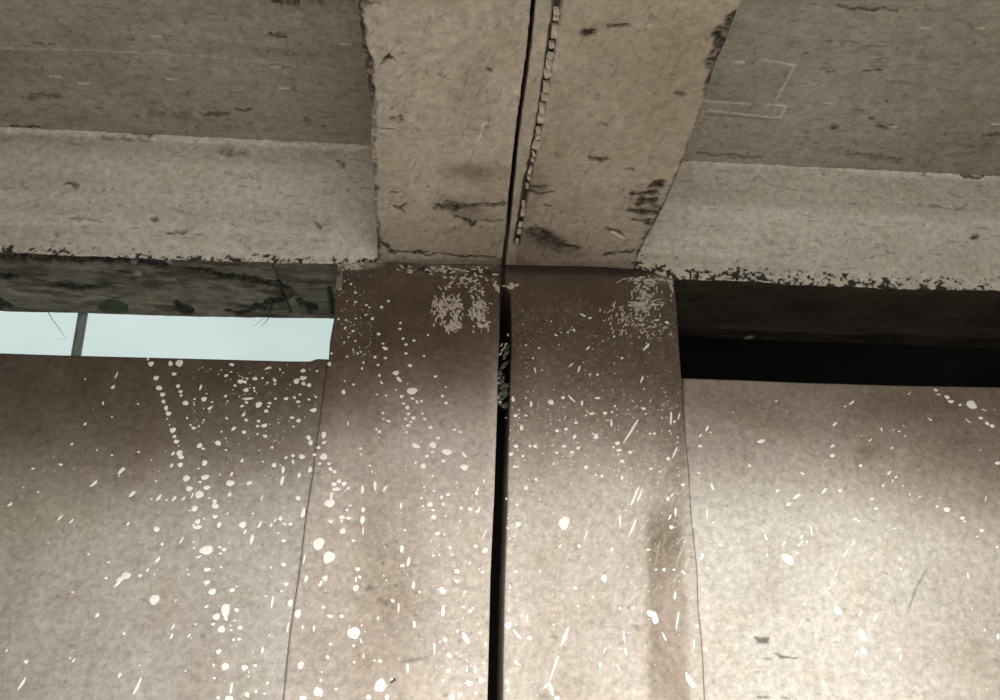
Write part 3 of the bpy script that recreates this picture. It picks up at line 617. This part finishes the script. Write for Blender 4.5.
# ------------------------------------------------------------------ white paint drops: (x, y, length, width, angle)
SPL_WL = """148 359 3 3 0;152 364 7 5 -50;156 378 6 5 0;159 388 6.5 5.5 0;162.5 394.5 5.5 5 0;163.5 401.5 5 4.5 0;166 408 5 5.5 0;168.5 413.5 6.5 5.5 0;167.5 419 2.5 2 0;169.5 425 2.5 2 0;173.5 430 7.5 6.5 0;174.5 436.5 4.5 4.5 0;176.5 441.5 6 5 0;178.5 446 2 2 0;180 453 7.5 6.5 0;181 457 6.5 5 0;173 453.5 6 2.8 40;181.5 465 7 4.5 -50;171.5 465.5 5.5 2.8 50;187 477.5 9 7 0;190 488.5 7.5 6 0;170.5 363.5 6 4.5 -70;180 363 9 7 0;174 374 5 3.8 10;178 386 5 4 0;180.5 391.5 4.5 3.5 0;181 395.5 3 3 0;185.5 403 6 5.5 0;194.5 399 3 2 0;187 418 3 2.5 0;190.5 425 3 2.5 0;193.5 428 5 4 0;199 426 2.5 2 0;116 376 9 1.6 70;113 387 5.5 3.2 30;103 403 4 2.4 80;138 404 2 2 0;112 417 2.5 2 0;85 424 5 2.8 35;72 444 4 2.6 40;97 450 2 2 0;112 455 3 2 0;138.5 452 4 2 -10;60.5 464.5 4 3 0;33 468.5 4 2.5 0;121 471 11 3.4 50;93.5 484 12 2.8 40;156 481 3 2 0;85 379 2 2 0;200.5 388 7 2.5 75;204 399 6.5 5 0;212 402 3 2 0;210 408 5.5 3 30;204 420 2.5 2 0;225.5 396 4 2.5 35;226.5 418 3 2.5 0;221.5 431.5 2.5 2 0;231.5 364.5 5.5 4 -20;226 375.5 5 3.2 0;231 372 3 2 0;240.5 381.5 6.5 5 0;235 385.5 4 2.4 0;245 382 4 3.2 0;247 378.5 3 2 0;246 390 6.5 4.2 0;249 398.5 12 2.6 0;259 404.5 7 5.8 0;255 378.5 5 4 0;242 406 4.4 2.6 20;246.5 402.5 4 2.5 0;254 388 3 2.5 0;254.5 391 2.5 2 0;262.5 378 3 2 0;274.5 380 4.4 3.2 -60;275 384 3 2 0;268 368 7 2.6 20;267.5 382.5 2.5 2 0;266 411 4.5 3.5 40;270 403 3 2.5 0;268.5 406.5 3 2.5 0;275.5 398.5 3 2 0;286 398.5 4.4 3.2 0;294.5 397.5 3 2.2 0;298 401.5 4.2 2.6 0;243.5 414.5 5 3.2 50;246 420 4 3.2 0;258.5 421 4 2.6 0;257.5 426 3.5 3 0;264.5 425.5 7 3.8 0;265 436 5 3.6 -20;257.5 434 3 2 0;233.5 428.5 5.4 3.2 40;244 432 4 3.6 0;218 443 6.8 5 0;199.5 445.5 6.8 4.4 30;203 448.5 4 2.6 -20;204.5 463.5 8 5 65;198.5 468.5 3 2 0;206 477 10 5.5 5;200 482 3.6 3 0;231 483 9.2 6.6 0;249 482.5 7.2 4.6 35;231.5 474 6 2.6 60;242 460.5 4.4 3 60;274 465 5 4.2 0;263 461.5 3 2 0;283 469.5 8 3.4 85;282 481 10 3.6 80;293 461.5 5 2.6 -80;286 457.5 4.4 2.6 40;293 455.5 4 3 0;302 456.5 6 5.2 0;272 447.5 3.4 2 0;226 450 3 2 0;296.5 381 6 5.4 0;303 370.5 5 4 0;303 378 6.4 4.6 0;303.5 383.5 4.4 3.6 0;309 385 4.8 3.6 0;294 397 2.4 2 0;300 394.5 3 2 0;313.5 410 6.4 4.2 5;298.5 420.5 4.6 3.6 0;292 417.5 4.4 2.6 0;293.5 426.5 2.5 2 0;308.5 437.5 5.5 4.2 -20;310.5 442.5 5 5 0;309 399.5 3 2 0;317 371 3 2 0;310 469.5 6 4.2 70;207.5 487.5 8.4 4.8 0;200 493.5 10.8 8.2 0;214.5 501 5 4.4 0;215.5 505.5 8 6.4 0;195 508.5 7.4 6.2 0;189.5 510.5 3 2 0;209 498 3 2 0;192 496 7.4 2 65;183.5 498.5 5.4 2.2 45;174 498.5 6.4 3 50;158.5 498 8.4 3.4 55;166.5 500 3 2 0;151.5 499 3 2 0;156.5 529 6.6 6.6 0;197.5 521.5 6.8 5.4 0;198.5 527 9.4 5 0;193.5 525 3 3 0;204 518.5 3 2 0;215 516.5 5.8 4.4 0;219 524.5 6.8 4.2 80;243 524.5 8.4 6.4 0;245 531.5 5.4 2.6 60;229.5 494.5 6 3.4 45;227.5 513.5 3.4 2 40;253 513.5 3 2 0;262 497.5 6 1.8 70;259.5 525 8 3 65;252 538.5 13 3.6 82;271 525 6 2.2 65;275 520.5 4.4 2 50;280.5 518.5 4.8 4.6 0;284.5 524 4.4 2.4 -30;290.5 524 4.4 3.8 0;283.5 540.5 4.8 3.8 0;278 533 2.5 2 0;298 498 5.4 4.4 0;299 475 6 2.6 70;303 513.5 11 4.2 80;208 550 17 9.4 -3;219.5 547 4 3 0;224 549.5 5.4 4 -10;220.5 553.5 4 3 0;199.5 556.5 7.4 2.2 15;193.5 542 3 2 0;194 548 4 2 80;181 541 9.6 2.2 60;162 544 3.6 3.4 0;157.5 560 8.4 3.8 50;147.5 570 4.6 2.6 50;154.5 574.5 2.5 2 0;140 575.5 3.8 3.8 0;126 575 10.5 7.6 20;117.5 583.5 15 3.2 50;121 578.5 11 5 38;108.5 562 3.4 2.4 0;106 578 3.4 3 0;187 569.5 2.5 2 0;188.5 574.5 3 2.5 0;208 569.5 8.4 5 0;221 567 3.6 3.2 0;207.5 582 7.4 4.4 0;206 585 3 2 0;213 591.5 9.4 6.8 0;232 590 6.2 5.4 0;236.5 586.5 3.4 2 0;154.5 599 11.4 9.8 20;176 600 3 2 0;226 609 16 9 90;226 617 9 3.6 -80;236.5 610 5.2 5 0;217 616.5 9 7.2 0;222 628.5 9 7.4 0;213 624 4.4 3.2 0;240 627.5 5.6 5 0;234.5 620.5 3 2.5 0;231 630 3 2.5 0;230.5 625.5 3 2 0;239 639 4 3.5 0;233.5 639.5 3.4 3.4 0;206.5 606.5 5.4 3 20;218.5 651.5 5.6 5.2 0;225.5 666 8.4 7.8 0;244.5 667.5 6.2 6.2 0;255 665.5 4.6 3.2 0;213.5 665 3.5 3 0;214.5 678 3.2 3 0;248.5 672 2.5 2 0;248.5 676.5 2.5 2 0;267.5 683 3.6 3.6 0;231.5 687 13 3.2 82;229.5 699 8.6 8 0;247 694.5 5.6 5.6 0;256 691.5 4 3.4 0;264.5 693.5 3 3 0;218 697.5 4 3.4 0;262.5 650 6.4 3.4 75;272 604 17 2.6 82;266 596 3.4 2 0;286 584 5.6 5.4 0;281.5 591 3.4 3 0;290.5 603 6.4 8.4 0;283.5 564.5 5.2 5 0;271 567.5 3 2.5 0;173 627 7.4 2.2 60;171.5 636 6.4 2.6 70;189 635.5 5.4 2.2 60;195.5 624 3 2 0;287.5 629 15 1.8 82;97 615 6.4 3 50;72.5 592 3.2 2.6 0;124 633.5 3.8 3 0;26 661.5 4.6 4.4 0;21 685 19 2.8 58;73.5 660.5 5.4 2 50;70 658 2.5 2 0;119.5 675.5 7 3.2 65;139.5 665.5 2.5 2 0;136.5 688 22 3.2 68;6.5 650.5 5 2 50;10 504.5 7 3 35;38 492 3 2 0;59.5 518.5 8.6 2.6 50;71.5 521 6.6 2.6 45;132 494 9.6 3.4 45;128 523.5 5.4 2.5 50;88.5 554 3 2.5 0"""
SPL_CL = """351 284 3 2.5 0;355.5 292.5 2.5 2.5 0;355.5 302 3.5 2 0;366.5 305 3 2 0;369.5 307.5 2.5 2 0;381.5 307 3.5 3 0;388.5 301 3 2.5 0;365.5 315 2 2 0;372.5 318.5 3.5 3 0;356 318.5 2 2 0;346 320 2.5 2 0;345 328 3.4 2.5 45;353 331 3 2.5 0;338.5 319 2.5 2 0;355.5 341 2.5 2 0;348.5 337 2 2 0;344 342.5 2.5 2 0;331.5 353.5 3 2.5 0;347 356.5 3 2.5 0;357.5 353.5 3 2.5 0;353 349.5 2 2 0;363.5 362.5 3 3 0;362 368.5 3 3.5 0;378.5 334 4 3.5 0;400.5 323 3 2.5 0;400 329 3.5 2.5 0;403 338.5 3.5 2.5 0;406 344.5 3.6 3 0;414 340.5 3.6 3 0;383 343.5 3.6 2.2 0;385.5 348.5 7 3.2 -30;406 353.5 3.6 3 0;375 357 4 3 0;385.5 358 4 3 0;378 365 3.6 3 0;424 356 3 2.5 0;428 335 2.5 2.5 0;410 365.5 5.6 3.6 0;396 373 8 5 0;399.5 380 8 4 -45;379.5 375.5 4 4 0;381.5 382.5 5.4 3 -60;412.5 391 12 7.4 -5;435.5 376.5 4.4 3.6 0;353.5 384.5 3.2 3 0;343.5 392 5 5.2 0;329.5 364 4.4 4.4 0;344.5 381 2 2 0;442.5 396 4.2 3.4 -40;446 403 4.2 3.6 0;401.5 396.5 4.6 4 -20;396 390 2.5 2 0;412.5 398.5 4.6 3 -20;417 402 3.6 4 0;421.5 401 3.6 3 0;403.5 403.5 3.6 3 0;407.5 407.5 5.4 4.2 0;408.5 414 4.6 3.6 0;413.5 418 5.6 4.8 0;405.5 419 3 3 0;411 422 4 3 0;408 425.5 6.4 3.6 20;422.5 413.5 3.2 3 0;424.5 419 3.6 3.6 0;406.5 432 3.2 3 0;430.5 427.5 5 4 0;386 395.5 3.6 2.5 0;377 394.5 3 2.5 0;383 413 3.6 3.2 0;383.5 419 3 2 0;388.5 421 5.4 2.6 -20;376.5 429 3 3 0;379.5 431.5 4.2 3.6 0;454.5 429.5 5 3 0;460 432 6.4 1.8 -20;438 438 5.2 4 0;416.5 446 9.4 5.6 -25;433.5 445 8.8 7.6 -30;447 452 13 6.4 -10;464.5 455 7.6 3.8 -45;464.5 467.5 10.4 7 -25;424 465.5 7.8 5.6 -15;427 456 4.2 3.8 0;443.5 461 4.6 4 0;415.5 462.5 3.2 2.5 0;432 452 3 2.5 0;360.5 448.5 4 3 0;361 454.5 3 2.2 0;370 465.5 4 2 0;375 485 10 3.8 90;362.5 489 9.6 3.8 87;385 488.5 7 2.8 60;348 423.5 5 2 85;432.5 476 3 2.5 0;424 487 3.2 3 0;434 491 3.4 3 0;441.5 497 4 4 0;448 494.5 5.4 4 0;421.5 498 3.4 3 0;484 481 5.4 2.5 75;477.5 490 8.4 3 65;476.5 493.5 5.4 4 0;324 434.5 8.2 4.8 85;324 442.5 5.4 3.4 30;318.5 447.5 5 3.4 0;324 456 8.8 7.2 0;314.5 454.5 4.4 3 0;319.5 463.5 3.8 3.4 0;329 463.5 4.4 3.4 0;330.5 469 4.8 4.2 0;334.5 471.5 4 3.4 0;334 484 6 5.2 0;339 481 5.4 4.4 0;345 484 7 4.2 -60;348 488 4.2 3.2 0;337 489 9 4.4 0;316 397 2.5 2 0;331.5 494 4.6 3 80;330 503 12.4 7.6 0;331 497 4.6 3 90;363 509.5 6.6 3.6 85;362.5 520 8.4 5 80;363 530 10 1.6 90;342 517 5.4 4.6 0;348.5 518 4.8 3.6 0;341.5 521 3.2 3 0;347 510 3.4 2.4 0;350.5 505.5 3 2 0;330.5 521 5 3.4 -20;343 530.5 7 5.8 0;319 543.5 11.8 12 0;329 557 12.2 12 0;353.5 540.5 4.2 3.4 0;401 505.5 7.6 2.6 90;402 548.5 9.4 4 88;408.5 562 10.6 3.8 80;402.5 565.5 5.4 3.2 10;430.5 503.5 7.6 5.4 0;423 506 3.2 3 0;434.5 517 7 4.8 -30;433 510 4.4 3.2 0;443 504 4.2 3.4 0;461 508 4.4 3.8 0;470 509 5.4 5.4 0;477.5 511 7.6 4.2 20;479.5 508 3.4 3.2 0;437.5 533.5 6.6 4 0;444.5 534.5 3.2 3 0;405 530 3.4 3 0;450 547.5 3.6 4.4 0;452.5 554.5 3.4 3 0;433.5 555.5 3.4 3.2 0;439.5 554 3.2 2 0;484.5 534 15 1.8 65;476 546 5.4 4 -40;486 551 8 5.4 -60;357.5 569 4.8 4.4 0;359.5 577 4 3.4 0;325 578 6.4 5.6 0;320.5 584 7 3.6 70;306 579 9 3.4 72;304 560 11 2 80;356 588 7 7 0;356 579.5 6 2.6 90;413.5 585 8.4 4 82;419.5 592 3.2 3 0;442.5 590.5 11 6.6 -50;457.5 570.5 7.6 5.6 0;457 581 6.6 3.8 -30;465 592 4.6 3.4 0;470 563 6 2.2 60;482.5 572 4.2 3.2 0;443 611 14 5.4 88;463.5 607 5.2 4 0;470 611 6.4 5 0;473 608 4.2 3.4 0;392.5 600.5 5 3.6 -50;398.5 607 11 2.4 90;414.5 624 9 4 87;323.5 607 3.8 3.8 0;330 616 6 3.8 -10;341.5 616 4.4 3.8 0;298 613.5 7.6 8.2 0;354 632.5 13 12.6 0;361 641 6.6 1.8 -75;380 686 12.6 14 0;387 697 5.4 6.6 0;368.5 697 5.4 6 0;330.5 644 3.8 3.4 0;327.5 657 4.2 4 0;353.5 645.5 3 3 0;363.5 656 5.4 2.5 85;374.5 660.5 3 2.5 0;380 661 5.4 4 -30;354 662 3 3 0;378 618 3.8 2.5 80;336 689 3.4 3.2 0;321 693 7.6 3.6 90;391.5 679 3.2 2.5 0;407.5 667.5 10 3.4 -86;434.5 648 15 2.6 88;446 639.5 7 4.6 -40;449 655 7.4 5 -60;449 671 7 5 -45;469 683 7 5.8 -20;481 680 6.6 6 -50;442.5 680.5 3.4 3 0;465 637 14 6.4 -58;457.5 631 4.6 4 0;480 633 5.4 4 0;478 624 3.4 3 0;475 669 8 3 -80;467 669 7 2 90;452 697 6.4 6 0;459 695 8 3 85;476 693 3.4 3 0;485.5 644 6 3 80;483.5 663 4.4 3 0;301 665 6.8 8.2 0;317.5 692 8.6 10.4 0;303.5 698 8 5.4 0;314 628 7.6 2.6 88;302.5 627 5.6 2 80;322 672 2.5 2 0;321 680 3.2 3 0"""
SPL_CR = """513 399 5.6 3 -85;515.5 415.5 4.2 3.4 0;521.5 427.5 6 3.8 85;526 415.5 3 2 0;531 404 5.6 3 90;551 402 6 5 0;563 397.5 4.4 3 0;572 399 11 2 -45;582 403 6 2.6 85;597.5 398 6 2.2 0;592 413.5 6.6 2.5 5;586 415.5 2.5 2 0;605 413 4.4 3.4 0;612 412 3.2 2 0;615 406 2.5 2 0;611.5 422.5 8 2.5 88;631 431 32 2.2 58;617.5 443 4.4 4.2 0;596 436.5 6 5 50;576 422.5 3.6 3.2 0;566 429 3.6 3.2 0;557 430.5 4 3.2 0;574.5 436.5 5.6 3 60;643.5 408.5 4 3.2 0;671 417 17 2.4 84;679 416 8 2 70;674.5 421.5 3.2 3 0;654.5 433.5 3.2 2.6 0;650 433.5 3 2 0;675 452 15 1.8 65;668 458.5 4 3.6 0;622 461 4 3.2 0;630 452 4.2 3 0;619 450 5.4 3 0;586 467 4.2 4 0;564 446 4 3.2 0;572 452 4.4 3 0;578 448 4.2 3.2 0;535 446 4.2 3.4 0;530 446 3.2 3 0;516 446 5.4 3.4 0;511 454 4.2 4.4 0;523 456 3.2 3 0;514.5 466.5 3.8 3.2 0;556.5 452.5 3.4 3.2 0;536 479 3.6 3.2 0;526 487.5 4.2 4 0;622 477.5 4.4 3 90;602 476 3.4 3 0;651 468.5 3.4 2.4 0;660 471.5 3 2 0;634 498 15 2.8 63;640 495 14 2.4 64;637 490 9 2 55;668 498.5 4.2 4 0;672 495 4.4 2 50;675.5 511 11 2.4 86;683 484.5 4.2 3.2 0;564 523 10.4 13 0;517 504.5 3.2 3 0;518 524 5.4 6 0;633 526.5 24 2.2 66;620 520 15 2 88;671.5 527 4.2 4 0;670 517 6.6 2 60;586 535 10 1.6 70;579 546 4.8 3.4 90;560 546 4.4 2 60;648.5 549.5 4 2.5 0;612 549 4.6 3 60;604 578 6 7.2 0;516 571.5 4.2 3.4 0;664 569.5 3.6 3.2 0;674 569.5 3.2 2.2 0;656 569.5 3 2 0;683.5 572.5 6 3 -40;510 587 4.2 3 90;575 588 4.4 3.2 0;593 597 3.2 3 0;578 606 3.2 2 0;620 608 3.2 3 0;633 608 3.8 3.2 0;509 610 3.4 3.2 0;527 618 7 2.6 88;651 613.5 11 7 -15;655 619 13 6 -70;664.5 637 11 2 -65;508.5 625 7 7 0;517 634 15 2.8 -50;529.5 638 4.4 4 0;624 636 13 2 -88;626 652 8 2.6 -80;604.5 650.5 6 2 70;600 665 8 2.8 90;618 667 11 1.6 -60;565.5 635 22 3.6 68;555 665 36 2 69;547 685 9 3 40;551.5 690 15 4 -80;557 698 6.4 5 0;515.5 661.5 3.4 3 0;507 682 5.6 4 -50;508 690 4.2 4 0;675 595 9 2.4 80;678 617 26 2 77;690 680.5 18 6.4 -62;697 626 5 3 85;694 643 11 2.4 88;440.001 1 .1 .1 0;574 330 3 2.4 0;568 332 2 2 0;588 348 5 2 45;646 347.5 12 2.4 50;583 315 6 2 -30;590 318 4 2 0;667 322.5 5 3.4 -20;657 320 6 2 5;579 369 8 2 75;642 379 9 2 70;535 370 6 1.8 -75;597.5 374.5 3 2.4 0;590 374.5 2.4 2 0;556 335 4 1.6 -40;571 365 6 1.4 40;622 358 3 2.4 0;526 345 2.6 2 0;533 358 2.4 2 0;539 348 2.4 2 0"""
SPL_WR = """776 401 3 2.4 0;850 404 10 3 38;845 406.5 5 2 10;834.5 424.5 7.4 3.6 45;760 441.5 8.8 4.2 18;832.5 446 6.6 3 35;832.5 455.5 6.6 4.6 10;870.5 440 6 2 40;707 428.5 8 3 60;700.5 435.5 5 2.5 50;710.5 432.5 3 2 0;700 446 4.2 3.4 0;749.5 465.5 3.2 3 0;860.5 465.5 5.4 4 0;802.5 473.5 6 2.6 -30;698.5 473 3 2 0;682.9 484.5 2 2 0;712.5 487 8 2.8 -75;777.5 490.5 4.2 3.2 0;796.5 496.5 9.4 4 40;788.5 504 5.4 4 20;824 491 10 3 50;840 490.5 5.4 4 0;872 499 4.4 3.6 0;876 508.5 5.6 3.6 0;855 519 5.6 4 0;858.5 521 4.2 3 0;707 513 10 2.6 80;713.5 522.5 3.2 3 0;811 528 18 1.8 -88;801.5 537 7 3 40;800 544 10 2.5 45;807 542 3.2 3 0;784 543.5 7 2.8 45;766 538 8 3 -75;787.5 558.5 16 10.6 -40;797 553 4.4 3 0;720 545 4.4 2.4 0;702 556 9 3.8 65;767 555 4.6 2 90;707.5 568 4.4 2.2 0;853.5 543 7 4 50;846 552.5 11 2.6 55;836.5 573 8 2.6 60;833 582 8.4 2.6 55;829 588 3.4 3 0;837 611.5 12.4 8.4 -75;860.5 613 7 2.6 60;875.5 616 12 3.6 65;801.5 622 10 3 60;782 618 4.4 3.4 0;728 628 7 2.5 45;862.5 636.5 15 9 -60;863 652 12 7.4 -78;857 652.5 10 3 60;863 672 8 4.4 -60;899 649.5 4.2 3.4 0;901 656 9 2.5 65;823 666 5.4 3 0;822.5 682 7 3 80;998 636.5 6.6 4 90;900 558.5 5 4.6 80;901 569 3.4 3.2 0;894.5 528.5 3.2 2.6 0;937 506.5 4.4 4 0;945 509.5 9.4 5.8 0;961.5 517.5 7.4 5 -20;964.5 521.4 4.4 3.2 0;981.5 530.5 5.8 5.6 0;976.5 536.5 3.2 2 0;997 547 3.2 3 0;967.5 574 9 2.4 -88;986 496 13 1.6 75;919.5 497 4.8 3 0;909.5 494.5 6 2 75;903 486 4.8 3.2 0;892.5 481 5.6 2.6 -80;883 485.5 6 2.6 60;935.5 390 6.6 3 -30;938.5 394.5 5.4 2 0;947 397 7 3.6 -30;951 401.5 6.6 4 -10;960 405 4 3.2 0;969.5 404 13.6 9 -15;980.5 418 5.8 4.2 -10;986 423 7 3.6 -10;992 426 6.6 4 -20;968.5 421.5 6 1.8 -30;930 419.5 7 1.6 -35;881.5 429.5 6 2.8 -75;893.5 430 3.2 2.5 0;899 431.5 4.4 2.6 0;904 426 6 2 -30;905 436 6 2 -40;892 448 6.6 2.8 35;889 473 7 4 50;896 477 5.4 3 30;998 463 5.4 4 0;908 394.5 8 1.4 40;984 410 6 1.4 -20;706 650 7 3 -80;702.5 590 3 2.4 0"""
def blob_v(seed, n=18):
    r = random.Random(seed); p1, p2, p3 = [r.uniform(0, 6.3) for _ in range(3)]; ks = [1+.09*math.sin(2*6.283*i/n+p1)+.08*math.sin(3*6.283*i/n+p2)+.05*math.sin(5*6.283*i/n+p3) for i in range(n)]
    V = [(0, 0, .9)]
    for rad, z in ((.62, .75), (1, 0)):
        for i in range(n):
            a = 2*math.pi*i/n; V.append((math.cos(a)*rad*ks[i], math.sin(a)*rad*ks[i], z))
    F = [(0, 1+i, 1+(i+1) % n) for i in range(n)]+[(1+i, 1+n+i, 1+n+(i+1) % n, 1+(i+1) % n) for i in range(n)]
    return V, F
BL = [blob_v(s) for s in range(8)]
BM = []
for V, F in BL: me = mesh('paint_splat', V, F, True); me.materials.append(M_paint); BM.append(me)
def frame(x, y, L, W, ang):
    t = math.radians(ang); c = on_y(x, y); e1 = on_y(x+math.cos(t)*L/2, y-math.sin(t)*L/2)-c; e2 = on_y(x-math.sin(t)*W/2, y-math.cos(t)*W/2)-c
    n = np.array([0, -min(.0028, .0012+.00008*W*1.0), 0.]); return c, e1, e2, n
def splats(text, par, extra=()):
    sv = []; sf = []; pv = []; pf = []
    own = [tuple(float(v) for v in s.split()) for s in text.split(';')]
    for k, it in enumerate(own+list(extra)):
        x, y, L, W, a = it; weak = k >= len(own) and k % 3 > 0
        if y < 5: continue
        c, e1, e2, n = frame(x, y, L, W, a)
        if np.dot(np.cross(e1, e2), n) < 0: e2 = -e2
        c = c+np.array([0, .0003, 0])
        if max(L, W) >= 7:
            if abs(L-W) < 3 and k % 2: e1, e2 = (e1*.8+e2*.6), (e2*.8-e1*.6)
            o = link('paint_splat', BM[k % 8], None, par)
            o.matrix_world = Matrix(((e1[0], e2[0], n[0], c[0]), (e1[1], e2[1], n[1], c[1]), (e1[2], e2[2], n[2], c[2]), (0, 0, 0, 1)))
        else:
            V, F = BL[k % 8]; A, B = (pv, pf) if weak else (sv, sf); b = len(A)
            for v in V: A.append(c+e1*v[0]+e2*v[1]+n*v[2])
            for f in F: B.append([b+i for i in f])
    o = link('paint_speckles', mesh('paint_speckles', sv, sf, True), M_paint, par); o['kind'] = 'stuff'
    o = link('slurry_speckles', mesh('slurry_speckles', pv, pf, True), M_pale, par); o['kind'] = 'stuff'
r = random.Random(5)
def scatter(n, x0, x1, y0, y1, smin, smax, ang, jit, keep=lambda x, y: True):
    out = []
    while len(out) < n:
        x, y = r.uniform(x0, x1), r.uniform(y0, y1)
        if keep(x, y): L = r.uniform(smin, smax)*(1.4 if r.random() < .25 else 1); out.append((x, y, L, L*r.uniform(.5, 1), ang+r.uniform(-jit, jit)))
    return out
crk = lambda y: np.interp(y, [360, 460, 580, 700], [327, 314, 298, 283])
splats(SPL_WL, wl, scatter(110, 190, 318, 365, 445, .9, 2.0, 20, 60, lambda x, y: x < crk(y)-3)+scatter(110, 150, 300, 450, 690, .9, 2.0, 60, 30, lambda x, y: x < crk(y)-3)+scatter(25, 10, 150, 380, 690, 1, 1.8, 50, 20))
splats(SPL_CL, cl, scatter(70, 338, 372, 272, 360, .8, 1.7, 30, 60)+scatter(130, 300, 485, 440, 695, .9, 2.0, 80, 30, lambda x, y: x > crk(y)+4)+scatter(120, 430, 484, 480, 695, 1, 2.4, 75, 30)+scatter(30, 372, 450, 380, 470, .8, 1.6, 0, 90))
splats(SPL_CR, ck, scatter(230, 512, 680, 385, 500, .9, 2.1, 40, 60)+scatter(110, 510, 690, 500, 695, .9, 2.2, 75, 25)+scatter(60, 515, 675, 320, 385, .8, 1.7, 40, 50)+scatter(40, 506, 520, 400, 690, 1, 2.6, 80, 40))
splats(SPL_WR, wr, scatter(70, 705, 995, 395, 560, .8, 1.9, 40, 40)+scatter(40, 706, 990, 560, 695, 1, 2.2, 60, 25))

# rough slurry daubs on the column heads (too fine to pick apart)
def daubs(par, groups, mat):
    sv = []; sf = []; k = 0
    for n, (cx, cy, rx, ry), (l0, l1), (w0, w1), ang, jit in groups:
        for _ in range(n):
            k += 1; x = cx+r.gauss(0, .42)*rx; y = cy+r.gauss(0, .42)*ry
            if abs(x-cx) > rx or abs(y-cy) > ry: continue
            c, e1, e2, nn = frame(x, y, r.uniform(l0, l1), r.uniform(w0, w1), ang+r.uniform(-jit, jit))
            if np.dot(np.cross(e1, e2), nn) < 0: e2 = -e2
            V, F = BL[k % 8]; b = len(sv)
            for v in V: sv.append(c+e1*v[0]+e2*v[1]+nn*v[2])
            for f in F: sf.append([b+i for i in f])
    o = link('slurry_daubs', mesh('slurry_daubs', sv, sf, True), mat, par); o['kind'] = 'stuff'
    o['label'] = 'tan strokes of dried slurry'
daubs(cl, [(85, (440, 308, 10, 20), (2, 5.5), (1, 2.6), 85, 55), (80, (456, 312, 8, 20), (2, 5), (1, 2.6), 70, 60), (110, (479, 310, 13, 22), (2, 5.5), (1, 2.8), -60, 55), (40, (452, 327, 12, 7), (2, 4), (1.2, 2.6), 60, 80),
           (60, (470, 282, 30, 12), (1.5, 4.5), (1, 2.2), 20, 80), (40, (440, 270, 60, 5), (2, 7), (1, 2.2), -8, 30), (25, (352, 266, 16, 5), (2, 6), (1.2, 3), 10, 60), (12, (497, 287, 4, 6), (2, 5), (1.6, 3), -60, 50)], M_daub)
daubs(ck, [(130, (645, 300, 18, 22), (1.5, 5.5), (.8, 1.9), 60, 60), (60, (628, 320, 22, 18), (1.5, 5), (.8, 1.8), 75, 50), (35, (655, 330, 22, 14), (1.5, 5), (.8, 1.6), 20, 80), (40, (645, 281, 32, 5), (2, 8), (.8, 2.2), 5, 40),
           (14, (511, 286, 7, 5), (2, 5), (1.5, 3), -30, 60), (22, (645, 305, 20, 5), (4, 10), (.8, 1.8), 0, 15), (12, (610, 315, 14, 14), (2, 6), (.8, 1.6), 60, 40), (14, (672, 290, 3, 14), (2, 5), (.8, 2), 90, 30)], M_daub)
